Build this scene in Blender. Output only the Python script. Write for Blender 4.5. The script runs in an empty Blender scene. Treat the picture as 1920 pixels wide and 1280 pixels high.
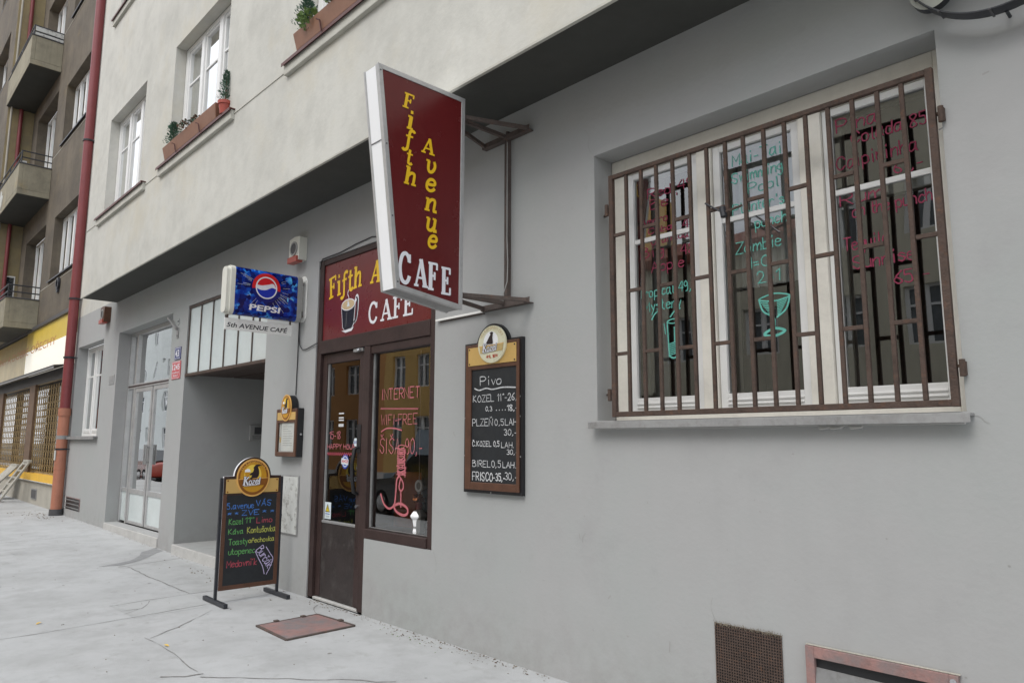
import bpy, bmesh, math, random
from mathutils import Vector, Matrix

# ------------------------------------------------------------------ camera, sky, sun, exposure
scene = bpy.context.scene
COL = scene.collection
cam_data = bpy.data.cameras.new('camera')
cam = bpy.data.objects.new('camera', cam_data)
COL.objects.link(cam)
r_ = Vector((0.68619566, 0.72741333, 0.00231532)); u_ = Vector((0.09995863, -0.09744642, 0.9902083)); f_ = Vector((-0.72051634, 0.6792452, 0.13957855))
cam.matrix_world = Matrix(((r_.x, u_.x, -f_.x, 0.0), (r_.y, u_.y, -f_.y, -3.8109), (r_.z, u_.z, -f_.z, 1.6), (0, 0, 0, 1)))
cam_data.sensor_width = 36.0
cam_data.lens = 25.313
cam_data.clip_start = 0.05
cam_data.clip_end = 2000.0
scene.camera = cam

SUN_EL, SUN_AZ = math.radians(54), math.radians(170)      # azimuth from +Y clockwise: the light comes from the street side
world = bpy.data.worlds.new('World')
scene.world = world
world.use_nodes = True
wn, wl = world.node_tree.nodes, world.node_tree.links
wn.clear()
sky = wn.new('ShaderNodeTexSky'); sky.sky_type = 'NISHITA'; sky.sun_disc = False
sky.sun_elevation = SUN_EL; sky.sun_rotation = SUN_AZ
sky.air_density = 1.0; sky.dust_density = 3.0; sky.ozone_density = 1.0
wc = wn.new('ShaderNodeTexCoord'); wno = wn.new('ShaderNodeTexNoise'); wno.inputs['Scale'].default_value = 2.2; wno.inputs['Detail'].default_value = 6
wr = wn.new('ShaderNodeValToRGB'); wr.color_ramp.elements[0].position = .3; wr.color_ramp.elements[1].position = .7
wr.color_ramp.elements[0].color = (9.5, 10.2, 11.4, 1); wr.color_ramp.elements[1].color = (15.5, 15.6, 15.8, 1)
wm = wn.new('ShaderNodeMix'); wm.data_type = 'RGBA'; wm.inputs[0].default_value = .82      # cloud cover over the clear sky
wb = wn.new('ShaderNodeBackground'); wb.inputs['Strength'].default_value = 0.115
wo = wn.new('ShaderNodeOutputWorld')
wl.new(wc.outputs['Generated'], wno.inputs['Vector']); wl.new(wno.outputs['Fac'], wr.inputs['Fac'])
wl.new(sky.outputs['Color'], wm.inputs[6]); wl.new(wr.outputs['Color'], wm.inputs[7])
wl.new(wm.outputs[2], wb.inputs['Color']); wl.new(wb.outputs[0], wo.inputs[0])

sun_data = bpy.data.lights.new('sun', 'SUN'); sun_data.energy = 1.5; sun_data.angle = math.radians(30); sun_data.color = (1.0, .97, .92)
sun = bpy.data.objects.new('sun', sun_data); COL.objects.link(sun)
sd = Vector((math.sin(SUN_AZ) * math.cos(SUN_EL), math.cos(SUN_AZ) * math.cos(SUN_EL), math.sin(SUN_EL)))
sun.rotation_euler = sd.to_track_quat('Z', 'Y').to_euler(); sun.location = (0, -10, 20)

scene.view_settings.view_transform = 'Standard'
scene.view_settings.look = 'None'
scene.view_settings.exposure = 0.10
scene.view_settings.gamma = 1.0
scene.render.engine = 'CYCLES'
scene.cycles.max_bounces = 8
scene.cycles.transparent_max_bounces = 12
scene.cycles.use_denoising = True

random.seed(7)
RND = random.Random(11)

# ------------------------------------------------------------------ materials
def srgb(r, g, b):
    f = lambda c: (c / 255) / 12.92 if c / 255 <= .04045 else ((c / 255 + .055) / 1.055) ** 2.4
    return (f(r), f(g), f(b))

def M(name, col, rough=.6, var=.12, scale=5.0, bump=.0, bscale=60.0, metal=0.0, streak=0.0, spots=None, emit=None, spec=.5, coat=0.0, splash=0.0, patchy=0.0):
    """procedural Principled: colour mottled by noise, optional vertical run marks, spots of a second colour, fine relief"""
    m = bpy.data.materials.new(name); m.use_nodes = True
    n, l = m.node_tree.nodes, m.node_tree.links
    p = n['Principled BSDF']
    p.inputs['Roughness'].default_value = rough; p.inputs['Metallic'].default_value = metal
    p.inputs['Specular IOR Level'].default_value = spec
    if coat: p.inputs['Coat Weight'].default_value = coat
    tc = n.new('ShaderNodeTexCoord')
    c = tuple(col) + (1,)
    def noise(sc, det=4, vec=None, rgh=.55):
        t = n.new('ShaderNodeTexNoise'); t.inputs['Scale'].default_value = sc; t.inputs['Detail'].default_value = det; t.inputs['Roughness'].default_value = rgh
        l.new(vec or tc.outputs['Object'], t.inputs['Vector']); return t.outputs['Fac']
    def mixc(fac, a, b):
        x = n.new('ShaderNodeMix'); x.data_type = 'RGBA'
        l.new(fac, x.inputs[0]) if not isinstance(fac, float) else setattr(x.inputs[0], 'default_value', fac)
        for k, v in ((6, a), (7, b)):
            if isinstance(v, tuple): x.inputs[k].default_value = v
            else: l.new(v, x.inputs[k])
        return x.outputs[2]
    def ramp(fac, a, b):
        x = n.new('ShaderNodeMapRange'); x.inputs[1].default_value = a; x.inputs[2].default_value = b; l.new(fac, x.inputs[0]); return x.outputs[0]
    lo = tuple(v * (1 - var) for v in col) + (1,); hi = tuple(min(1, v * (1 + var)) for v in col) + (1,)
    out = mixc(ramp(noise(scale), .3, .7), lo, hi)
    if var > 0:
        f2 = ramp(noise(scale * 7, 3), .35, .7)
        out = mixc(f2, out, mixc(.6, out, hi))
    if streak:
        mp = n.new('ShaderNodeMapping'); mp.inputs['Scale'].default_value = (3.2, 3.2, .22); l.new(tc.outputs['Object'], mp.inputs['Vector'])
        fs = ramp(noise(2.0, 6, mp.outputs[0], .65), .48, .78)
        mu = n.new('ShaderNodeMath'); mu.operation = 'MULTIPLY'; mu.inputs[1].default_value = streak; l.new(fs, mu.inputs[0])
        out = mixc(mu.outputs[0], out, tuple(v * .62 for v in col) + (1,))
    for sc, col2, a, b, amt in (spots if isinstance(spots, list) else [spots] if spots else []):
        fs = ramp(noise(sc, 7, None, .7), a, b)
        mu = n.new('ShaderNodeMath'); mu.operation = 'MULTIPLY'; mu.inputs[1].default_value = amt; l.new(fs, mu.inputs[0])
        out = mixc(mu.outputs[0], out, tuple(col2) + (1,))
    if splash:                                      # dried splash marks thrown up from the pavement
        sx = n.new('ShaderNodeSeparateXYZ'); l.new(tc.outputs['Object'], sx.inputs[0])
        g = n.new('ShaderNodeMapRange'); g.inputs[1].default_value = .55; g.inputs[2].default_value = 0; l.new(sx.outputs[2], g.inputs[0])
        nn = n.new('ShaderNodeMath'); nn.operation = 'MULTIPLY'; l.new(g.outputs[0], nn.inputs[0]); l.new(ramp(noise(7, 7, None, .72), .38, .72), nn.inputs[1])
        mu = n.new('ShaderNodeMath'); mu.operation = 'MULTIPLY'; mu.inputs[1].default_value = splash; l.new(nn.outputs[0], mu.inputs[0])
        out = mixc(mu.outputs[0], out, (.19, .175, .155, 1))
    if patchy:                                      # worn, broken coverage
        l.new(ramp(noise(95, 3, None, .7), .40 - patchy, .40), p.inputs['Alpha'])
    l.new(out, p.inputs['Base Color'])
    if bump:
        b = n.new('ShaderNodeBump'); b.inputs['Strength'].default_value = bump; b.inputs['Distance'].default_value = .02
        l.new(noise(bscale, 5), b.inputs['Height']); l.new(b.outputs[0], p.inputs['Normal'])
    rr = n.new('ShaderNodeMapRange'); rr.inputs[3].default_value = max(0, rough - .08); rr.inputs[4].default_value = min(1, rough + .1)
    l.new(noise(scale * 3), rr.inputs[0]); l.new(rr.outputs[0], p.inputs['Roughness'])
    if emit:
        p.inputs['Emission Color'].default_value = tuple(emit[0]) + (1,); p.inputs['Emission Strength'].default_value = emit[1]
    return m

def glass(name, tint=(.85, .88, .88), ior=1.55, wob=.02, wscale=1.3, boost=1.0):
    m = bpy.data.materials.new(name); m.use_nodes = True
    n, l = m.node_tree.nodes, m.node_tree.links; n.clear()
    o = n.new('ShaderNodeOutputMaterial'); mx = n.new('ShaderNodeMixShader'); t = n.new('ShaderNodeBsdfTransparent'); g = n.new('ShaderNodeBsdfGlossy'); fr = n.new('ShaderNodeFresnel')
    t.inputs[0].default_value = tuple(tint) + (1,); g.inputs['Roughness'].default_value = .004; g.inputs[0].default_value = (.95, .96, .96, 1)
    fr.inputs['IOR'].default_value = ior
    tc = n.new('ShaderNodeTexCoord'); no = n.new('ShaderNodeTexNoise'); no.inputs['Scale'].default_value = wscale; no.inputs['Detail'].default_value = 1
    b = n.new('ShaderNodeBump'); b.inputs['Strength'].default_value = wob; b.inputs['Distance'].default_value = .5
    l.new(tc.outputs['Object'], no.inputs['Vector']); l.new(no.outputs['Fac'], b.inputs['Height']); l.new(b.outputs[0], g.inputs['Normal'])
    mu = n.new('ShaderNodeMath'); mu.operation = 'MULTIPLY'; mu.inputs[1].default_value = boost; mu.use_clamp = True
    l.new(fr.outputs[0], mu.inputs[0]); l.new(mu.outputs[0], mx.inputs[0]); l.new(t.outputs[0], mx.inputs[1]); l.new(g.outputs[0], mx.inputs[2]); l.new(mx.outputs[0], o.inputs[0])
    return m

def shards(name):
    """deep blue printed face broken into light and dark facets"""
    m = bpy.data.materials.new(name); m.use_nodes = True
    n, l = m.node_tree.nodes, m.node_tree.links; p = n['Principled BSDF']; p.inputs['Roughness'].default_value = .18
    tc = n.new('ShaderNodeTexCoord'); v = n.new('ShaderNodeTexVoronoi'); v.inputs['Scale'].default_value = 26; v.inputs['Randomness'].default_value = 1
    no = n.new('ShaderNodeTexNoise'); no.inputs['Scale'].default_value = 7; no.inputs['Detail'].default_value = 3
    l.new(tc.outputs['Object'], v.inputs['Vector']); l.new(tc.outputs['Object'], no.inputs['Vector'])
    s = n.new('ShaderNodeSeparateColor'); l.new(v.outputs['Color'], s.inputs[0])
    a = n.new('ShaderNodeMath'); a.operation = 'MULTIPLY'; l.new(s.outputs[0], a.inputs[0]); l.new(no.outputs['Fac'], a.inputs[1])
    r = n.new('ShaderNodeValToRGB'); e = r.color_ramp.elements
    e[0].position = .1; e[0].color = (.002, .006, .09, 1); e[1].position = .62; e[1].color = (.12, .55, .95, 1)
    k = e.new(.32); k.color = (.004, .03, .30, 1); k = e.new(.45); k.color = (.008, .10, .55, 1)
    l.new(a.outputs[0], r.inputs[0]); l.new(r.outputs[0], p.inputs['Base Color'])
    return m

MT = {}
MT['grey_plaster'] = M('grey_plaster', (.375, .376, .376), .85, .045, .9, .08, 30, streak=.08, spots=[(.45, (.355, .372, .366), .42, .62, .9), (4.5, (.27, .268, .268), .62, .80, .4), (1.7, (.315, .31, .315), .55, .75, .5)], splash=.35)
MT['soffit'] = M('shade_dark_soffit', (.060, .061, .055), .9, .1, 1.0, .1, 45)  # underside shade is put into this dark base colour
MT['beige'] = M('beige_plaster', (.575, .568, .525), .9, .06, .55, .12, 26, streak=.10, spots=[(1.3, (.43, .425, .39), .46, .68, .6), (3.5, (.46, .455, .42), .50, .70, .5), (.7, (.56, .52, .42), .52, .70, .6), (6, (.64, .63, .60), .60, .78, .5)])
MT['beige_trim'] = M('sill_stone', (.50, .49, .44), .85, .1, 3, .1, 60, streak=.2)
MT['flashing'] = M('painted_flashing', (.10, .035, .03), .5, .2, 8)
MT['pvc'] = M('white_window_paint', (.80, .80, .79), .35, .03, 5, streak=.06)
MT['cream'] = M('cream_window_paint', (.80, .77, .70), .55, .08, 5, .03, 70, streak=.12)
MT['glass'] = glass('window_glass', (.84, .87, .87), 1.55, .010, 1.1, 3.7)
MT['glass_shop'] = glass('shop_glass', (.92, .90, .88), 1.55, .008, .9, 3.2)
MT['glass_door'] = glass('door_glass', (.8, .77, .74), 1.55, .008, .9, 1.5)
MT['acryl'] = glass('acrylic_pane', (.95, .95, .95), 1.45, .01, 2, .35)
MT['milk'] = M('milky_glass', (.60, .66, .66), .12, .06, 3, spec=.8, streak=.1)
MT['brown'] = M('dark_brown_paint', (.042, .026, .024), .5, .25, 4, .08, 40, spots=(14, (.10, .075, .065), .62, .8, .35), spec=.3)
MT['brown_dirty'] = M('scuffed_brown_paint', (.030, .023, .022), .55, .3, 4, .08, 40, spots=(6, (.16, .15, .14), .5, .8, .45))
MT['rust'] = M('rusty_steel', (.070, .046, .036), .8, .4, 9, .4, 90, spots=[(25, (.15, .072, .04), .54, .72, .7), (9, (.035, .026, .022), .55, .72, .6)])
MT['darkrust'] = M('weathered_steel', (.085, .066, .058), .75, .35, 9, .25, 90, spots=(18, (.17, .075, .045), .55, .72, .6))
MT['zinc'] = M('zinc_sheet', (.29, .29, .29), .55, .2, 6, .05, 40, metal=.2, spots=[(12, (.14, .13, .12), .52, .72, .6), (5, (.20, .19, .18), .5, .7, .5)])
MT['alu'] = M('dull_aluminium', (.50, .50, .50), .42, .12, 5, metal=.55, spots=(9, (.28, .27, .26), .6, .8, .4))
MT['acrylic'] = M('white_acrylic', (.93, .94, .96), .3, .006, 3)
MT['maroon'] = M('maroon_sign_face', (.112, .013, .014), .24, .08, 2, spec=.45, streak=.18, spots=(7, (.15, .035, .032), .58, .78, .5))
MT['maroon2'] = M('maroon_sign_panel', (.14, .018, .021), .28, .08, 2, streak=.15, spots=(5, (.19, .05, .05), .55, .78, .5))
MT['yellow'] = M('yellow_lettering', (.80, .50, .015), .4, .04, 4)
MT['white'] = M('white_lettering', (.76, .76, .80), .4, .04, 4)
MT['whitepaint'] = M('white_enamel', (.86, .86, .83), .4, .07, 7, spots=(18, (.30, .17, .09), .64, .8, .6))
MT['agedwhite'] = M('yellowed_white_plastic', (.66, .655, .59), .4, .06, 6, spots=(22, (.33, .27, .18), .62, .8, .5))
MT['black'] = M('black_paint', (.012, .012, .014), .45, .2, 8)
MT['blacksteel'] = M('black_steel', (.022, .024, .03), .4, .2, 8, .05, 60)
MT['slate'] = M('chalkboard', (.0125, .015, .018), .55, .3, 7, spots=(5, (.035, .037, .038), .5, .8, .7))
MT['wood'] = M('stained_wood', (.095, .042, .024), .42, .25, 12, .05, 50)
MT['wood_dark'] = M('dark_stained_wood', (.040, .020, .014), .42, .25, 12, .05, 50)
MT['gold'] = M('gold_plate', (.60, .39, .13), .35, .06, 5)
MT['badge_edge'] = M('badge_edge_gold', (.78, .45, .13), .3, .05, 6)
MT['badge_brown'] = M('badge_brown', (.24, .085, .012), .35, .15, 6)
MT['badge_amber'] = M('badge_amber', (.58, .29, .02), .35, .1, 9)
MT['badge_yellow'] = M('badge_yellow', (.86, .62, .09), .35, .06, 9)
MT['badge_cream'] = M('badge_cream', (.72, .70, .52), .35, .08, 9)
MT['badge_tan'] = M('badge_tan', (.55, .40, .17), .35, .1, 9)
MT['goat'] = M('emblem_dark', (.022, .012, .014), .4, .1, 9)
MT['ink'] = M('dark_ink', (.012, .013, .022), .4, .1, 9)
MT['redink'] = M('red_ink', (.45, .05, .02), .4, .1, 9)
MT['ch_white'] = M('white_chalk', (.58, .59, .60), .9, .25, 60, patchy=.13)
MT['ch_blue'] = M('blue_chalk', (.07, .20, .56), .9, .2, 60, patchy=.13)
MT['ch_green'] = M('green_chalk', (.12, .36, .11), .9, .2, 60, patchy=.13)
MT['ch_yellow'] = M('yellow_green_chalk', (.44, .46, .10), .9, .2, 60, patchy=.13)
MT['ch_red'] = M('red_chalk', (.42, .07, .10), .9, .2, 60, patchy=.13)
MT['ch_lilac'] = M('lilac_chalk', (.55, .48, .72), .9, .2, 60, patchy=.13)
MT['mk_pink'] = M('pink_marker', (.46, .13, .15), .7, .2, 40, patchy=.13)
MT['mk_red'] = M('crimson_marker', (.30, .035, .085), .7, .2, 40, patchy=.13)
MT['mk_teal'] = M('teal_marker', (.15, .52, .44), .7, .2, 40, patchy=.13)
MT['hoop_disc'] = M('dull_pale_disc', (.44, .45, .40), .6, .08, 6)
MT['louvre_grey'] = M('louvre_grey', (.20, .20, .20), .6, .2, 6, spots=(9, (.10, .09, .08), .5, .7, .6))
MT['blue'] = M('blue_enamel', (.02, .03, .16), .3, .1, 9)
MT['rednum'] = M('red_enamel', (.55, .06, .07), .3, .1, 9)
MT['redplastic'] = M('faded_red_plastic', (.36, .07, .05), .4, .12, 9)
MT['grey_plastic'] = M('grey_plastic', (.30, .30, .29), .5, .1, 9)
MT['darkgrey'] = M('dark_grey', (.07, .07, .075), .5, .15, 9)
MT['terracotta'] = M('terracotta_planter', (.235, .115, .07), .6, .1, 5)
MT['redpot'] = M('red_pot', (.36, .07, .05), .5, .1, 9)
MT['pipe_red'] = M('red_pipe_paint', (.205, .042, .046), .42, .12, 4, streak=.2)
MT['pipe_clay'] = M('orange_plastic_pipe', (.40, .165, .105), .5, .12, 5, streak=.15)
MT['leaf'] = M('conifer_green', (.045, .105, .065), .7, .35, 14)
MT['leaf2'] = M('fresh_green', (.13, .21, .06), .7, .3, 14)
MT['leaf_brown'] = M('withered_brown', (.10, .055, .03), .8, .3, 14)
MT['leaf_fall'] = M('yellow_fallen_leaf', (.62, .42, .08), .7, .25, 30)
MT['asphalt'] = M('pale_asphalt', (.435, .445, .45), .9, .08, .7, .22, 130, spots=[(2.2, (.30, .302, .30), .47, .74, .55), (.55, (.33, .335, .335), .40, .66, .5), (5.5, (.30, .30, .29), .56, .72, .6), (120, (.20, .20, .195), .60, .74, .55), (75, (.56, .56, .55), .64, .78, .5), (14, (.24, .235, .225), .66, .78, .5)])
MT['asphalt_patch'] = M('mended_asphalt', (.40, .41, .412), .9, .08, 1.1, .22, 130, spots=[(2.6, (.29, .295, .29), .48, .72, .65), (110, (.20, .20, .195), .60, .74, .55)])
MT['joint'] = M('dark_joint', (.215, .21, .205), .95, .35, 14, .4, 60)
MT['damp'] = M('damp_patch', (.25, .255, .26), .6, .15, 6, .2, 90)
MT['crumbs'] = M('grit', (.17, .145, .11), .95, .5, 30)
MT['stone'] = M('step_stone', (.47, .465, .45), .85, .12, 3, .2, 60, spots=(7, (.3, .29, .27), .55, .75, .5))
MT['hatch'] = M('worn_red_hatch', (.29, .165, .15), .6, .2, 5, .2, 70, spots=[(2.6, (.19, .175, .178), .40, .58, .95), (22, (.16, .10, .09), .56, .7, .6)])
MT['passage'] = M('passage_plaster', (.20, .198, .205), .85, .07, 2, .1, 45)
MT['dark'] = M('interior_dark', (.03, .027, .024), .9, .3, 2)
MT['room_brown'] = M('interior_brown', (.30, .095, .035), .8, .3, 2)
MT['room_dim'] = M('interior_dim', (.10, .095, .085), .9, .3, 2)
MT['curtain'] = M('added_net_curtain', (.86, .87, .88), .9, .06, 6)  # net curtains added behind the upper panes to whiten them
MT['paper'] = M('menu_paper', (.70, .72, .69), .6, .08, 12)
MT['oldwhite'] = M('peeling_white_sheet', (.52, .53, .51), .6, .12, 5, .1, 40, spots=(11, (.16, .15, .13), .52, .66, .85))
MT['nb_brown'] = M('brown_render', (.145, .122, .092), .9, .18, .7, .3, 40, streak=.5, spots=[(1.1, (.075, .066, .056), .42, .66, .7), (.8, (.26, .19, .09), .58, .72, .55)])
MT['nb_yellow'] = M('ochre_render', (.32, .26, .145), .9, .15, .9, .3, 40, streak=.5, spots=(1.6, (.20, .18, .14), .45, .72, .6))
MT['nb_balcony'] = M('balcony_render', (.30, .275, .205), .9, .12, 1.2, .25, 40, streak=.5, spots=[(2.2, (.17, .155, .12), .48, .7, .7), (1.2, (.34, .25, .11), .56, .72, .5)])
MT['nb_plinth'] = M('plinth_render', (.40, .38, .33), .9, .12, 2, .25, 40, streak=.3)
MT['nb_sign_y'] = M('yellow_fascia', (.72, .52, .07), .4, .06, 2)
MT['nb_sign_w'] = M('glow_white_fascia', (.85, .83, .74), .4, .05, 2, emit=((1, .95, .82), .3))  # white panel with a mild glow added
MT['nb_sign_d'] = M('dirty_shaded_cream_fascia', (.62, .54, .36), .5, .12, 1.5, streak=.4)  # dirt plus the balcony's shade, both put into the panel colour
MT['nb_sign_dy'] = M('dirty_shaded_yellow_fascia', (.42, .30, .07), .5, .15, 1.5, streak=.4)  # yellow band of the same sign, darkened for dirt and balcony shade
MT['orange_letter'] = M('orange_letters', (.52, .22, .08), .5, .1, 4)
MT['sill_yellow'] = M('yellow_board', (.80, .47, .04), .5, .08, 4)
MT['lattice'] = M('brass_lattice', (.29, .205, .095), .5, .3, 6)
MT['lattice_rust'] = M('rusty_post', (.14, .085, .05), .6, .3, 6)
MT['awning'] = M('dark_awning_sheet', (.05, .045, .042), .5, .2, 5)
MT['oldwood'] = M('weathered_grey_wood', (.40, .385, .34), .85, .2, 6, .2, 50, spots=(9, (.22, .20, .17), .5, .75, .6))
MT['road'] = M('road_asphalt', (.06, .06, .062), .9, .15, 2, .3, 80)
MT['earth'] = M('ground_earth', (.15, .14, .12), .95, .2, 1)
MT['tyre'] = M('tyre_rubber', (.012, .012, .012), .8)
MT['chrome'] = M('bright_metal', (.6, .6, .62), .2, .05, metal=.9)
MT['carglass'] = M('car_glass', (.02, .025, .03), .05, .1, 4, spec=.9)
MT['pepsi'] = shards('blue_shards')
MT['lg_red'] = M('logo_red', (.62, .02, .025), .2, .04)
MT['lg_blue'] = M('logo_blue', (.015, .04, .42), .2, .04)
MT['lg_navy'] = M('logo_navy', (.006, .015, .16), .2, .04)
MT['lg_white'] = M('logo_white', (.78, .79, .84), .25, .03)
MT['coffee'] = M('coffee_foam', (.56, .42, .25), .4, .1)
MT['steam'] = M('steam_paint', (.72, .62, .66), .4, .05)
MT['st_yellow'] = M('sticker_yellow', (.75, .58, .03), .4, .05)
MT['st_white'] = M('sticker_white', (.66, .74, .78), .4, .05)
MT['st_blue'] = M('sticker_blue', (.02, .06, .36), .3, .05)
MT['hair'] = M('auburn_ruffle', (.34, .11, .035), .7, .3, 30)
MT['ceramic'] = M('white_ceramic', (.93, .94, .95), .35, .03)

# ------------------------------------------------------------------ mesh helpers
class Frame:
    """a flat local system: a along u, b along v, c along the outward normal"""
    def __init__(s, o, u, v, n): s.o, s.u, s.v, s.n = Vector(o), Vector(u).normalized(), Vector(v).normalized(), Vector(n).normalized()
    def p(s, a, b, c=0.0): return s.o + s.u * a + s.v * b + s.n * c
def FY(y): return Frame((0, y, 0), (1, 0, 0), (0, 0, 1), (0, -1, 0))       # faces the street
def FX(x): return Frame((x, 0, 0), (0, 1, 0), (0, 0, 1), (1, 0, 0))        # faces along the pavement

class MB:
    def __init__(s): s.v, s.f, s.m, s.mats = [], [], [], []
    def _mi(s, m):
        if m not in s.mats: s.mats.append(m)
        return s.mats.index(m)
    def add(s, vs, fs, m):
        k = len(s.v); mi = s._mi(m)
        s.v += [tuple(x) for x in vs]
        for f in fs: s.f.append([i + k for i in f]); s.m.append(mi)
        return s
    def hexa(s, P, m): return s.add(P, [(0, 1, 2, 3), (7, 6, 5, 4), (0, 4, 5, 1), (1, 5, 6, 2), (2, 6, 7, 3), (3, 7, 4, 0)], m)
    def box(s, x0, x1, y0, y1, z0, z1, m): return s.hexa([(x0, y0, z0), (x1, y0, z0), (x1, y1, z0), (x0, y1, z0), (x0, y0, z1), (x1, y0, z1), (x1, y1, z1), (x0, y1, z1)], m)
    def fbox(s, F, a0, a1, b0, b1, c0, c1, m): return s.hexa([F.p(a0, b0, c0), F.p(a1, b0, c0), F.p(a1, b1, c0), F.p(a0, b1, c0), F.p(a0, b0, c1), F.p(a1, b0, c1), F.p(a1, b1, c1), F.p(a0, b1, c1)], m)
    def quad(s, P, m): return s.add(P, [tuple(range(len(P)))], m)
    def fquad(s, F, a0, a1, b0, b1, c, m): return s.quad([F.p(a0, b0, c), F.p(a1, b0, c), F.p(a1, b1, c), F.p(a0, b1, c)], m)
    def prism(s, F, pts, c0, c1, m, side=None):
        n = len(pts); vs = [F.p(a, b, c0) for a, b in pts] + [F.p(a, b, c1) for a, b in pts]
        s.add(vs, [tuple(range(n))[::-1], tuple(range(n, 2 * n))], m)
        s.add(vs, [(i, (i + 1) % n, n + (i + 1) % n, n + i) for i in range(n)], side or m)
        return s
    def disc(s, F, a, b, ra, rb, c0, c1, m, n=40, side=None):
        return s.prism(F, [(a + ra * math.cos(t * 2 * math.pi / n), b + rb * math.sin(t * 2 * math.pi / n)) for t in range(n)], c0, c1, m, side)
    def ring(s, F, a, b, r0, r1, c0, c1, m, n=64, k=1.0):
        vs = []
        for t in range(n):
            w = t * 2 * math.pi / n
            for r, c in ((r0, c0), (r1, c0), (r1, c1), (r0, c1)): vs.append(F.p(a + r * math.cos(w), b + k * r * math.sin(w), c))
        fs = []
        for t in range(n):
            i, j = t * 4, ((t + 1) % n) * 4
            for q in range(4): fs.append((i + q, i + (q + 1) % 4, j + (q + 1) % 4, j + q))
        return s.add(vs, fs, m)
    def tube(s, pts, r, m, n=10, caps=True):
        pts = [Vector(p) for p in pts]; rs = r if isinstance(r, (list, tuple)) else [r] * len(pts)
        vs = []; ref = None
        for i, p in enumerate(pts):
            d = (pts[min(i + 1, len(pts) - 1)] - pts[max(i - 1, 0)]).normalized()
            if ref is None: ref = Vector((0, 0, 1)) if abs(d.z) < .9 else Vector((1, 0, 0))
            a = d.cross(ref).normalized(); b = d.cross(a).normalized(); ref = a.cross(d)
            for t in range(n):
                w = 2 * math.pi * t / n; vs.append(p + (a * math.cos(w) + b * math.sin(w)) * rs[i])
        fs = []
        for i in range(len(pts) - 1):
            for t in range(n): fs.append((i * n + t, i * n + (t + 1) % n, (i + 1) * n + (t + 1) % n, (i + 1) * n + t))
        if caps: fs += [tuple(range(n)), tuple(range((len(pts) - 1) * n, len(pts) * n))]
        return s.add(vs, fs, m)
    def bar(s, p0, p1, w, h, m, up=(0, 0, 1)):
        p0, p1 = Vector(p0), Vector(p1); d = (p1 - p0).normalized(); up = Vector(up)
        if abs(d.dot(up)) > .95: up = Vector((0, 1, 0))
        a = d.cross(up).normalized() * w / 2; b = a.cross(d).normalized() * h / 2
        return s.hexa([p0 - a - b, p0 + a - b, p0 + a + b, p0 - a + b, p1 - a - b, p1 + a - b, p1 + a + b, p1 - a + b], m)
    def ribbon(s, F, pts, w, c, m, jit=0.0, cap=True):
        """a painted stroke lying on the plane"""
        P = [Vector((a, b)) for a, b in pts]
        P = [p for i, p in enumerate(P) if i == 0 or (p - P[i - 1]).length > 1e-6]
        if len(P) < 2: return s
        n = len(P); vs = []
        for i in range(n):
            d0 = (P[i] - P[i - 1]).normalized() if i else (P[1] - P[0]).normalized()
            d1 = (P[i + 1] - P[i]).normalized() if i < n - 1 else d0
            t = d0 + d1
            t = t.normalized() if t.length > .2 else d1
            nn = Vector((-t.y, t.x)); k = 1 / max(.62, abs(nn.dot(Vector((-d1.y, d1.x)))))
            hw = w / 2 * k * (1 + (RND.uniform(-jit, jit) if jit else 0)); cc = c + i * 1.2e-5
            for sg in (1, -1):
                q = P[i] + nn * hw * sg; vs.append(F.p(q.x, q.y, cc))
        fs = [(2 * i, 2 * i + 1, 2 * i + 3, 2 * i + 2) for i in range(n - 1)]
        if cap:
            d = (P[0] - P[1]).normalized() * w * .45; e = (P[-1] - P[-2]).normalized() * w * .45
            q0, q1 = P[0] + d, P[-1] + e
            vs += [F.p(q0.x, q0.y, c), F.p(q1.x, q1.y, c + n * 1.2e-5)]
            fs += [(0, 1, 2 * n), (2 * n - 2, 2 * n - 1, 2 * n + 1)]
        return s.add(vs, fs, m)
    def build(s, name, parent=None, smooth=False, bevel=0.0, fix=True):
        me = bpy.data.meshes.new(name); me.from_pydata(s.v, [], s.f); me.update()
        for m in s.mats: me.materials.append(MT[m] if isinstance(m, str) else m)
        me.polygons.foreach_set('material_index', s.m)
        if fix:
            bm = bmesh.new(); bm.from_mesh(me); bmesh.ops.recalc_face_normals(bm, faces=bm.faces); bm.to_mesh(me); bm.free()
        if smooth:
            me.polygons.foreach_set('use_smooth', [True] * len(me.polygons))
            try: me.set_sharp_from_angle(angle=math.radians(40))
            except Exception: pass
        o = bpy.data.objects.new(name, me); COL.objects.link(o)
        if parent is not None:
            o.parent = parent
            if parent.type == 'EMPTY': o.matrix_parent_inverse = Matrix.Translation(-parent.location)
        if bevel:
            b = o.modifiers.new('bevel', 'BEVEL'); b.width = bevel; b.segments = 2; b.limit_method = 'ANGLE'; b.angle_limit = math.radians(40)
        return o

def thing(name, label, cat, loc=(0, 0, 0), group=None):
    o = bpy.data.objects.new(name, None); COL.objects.link(o); o.location = loc; o.empty_display_size = .1
    o['label'] = label; o['category'] = cat
    if group: o['group'] = group
    return o
def tag(o, label, cat, group=None):
    o['label'] = label; o['category'] = cat
    if group: o['group'] = group
    return o
def struct(o, kind='structure'): o['kind'] = kind; return o

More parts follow.
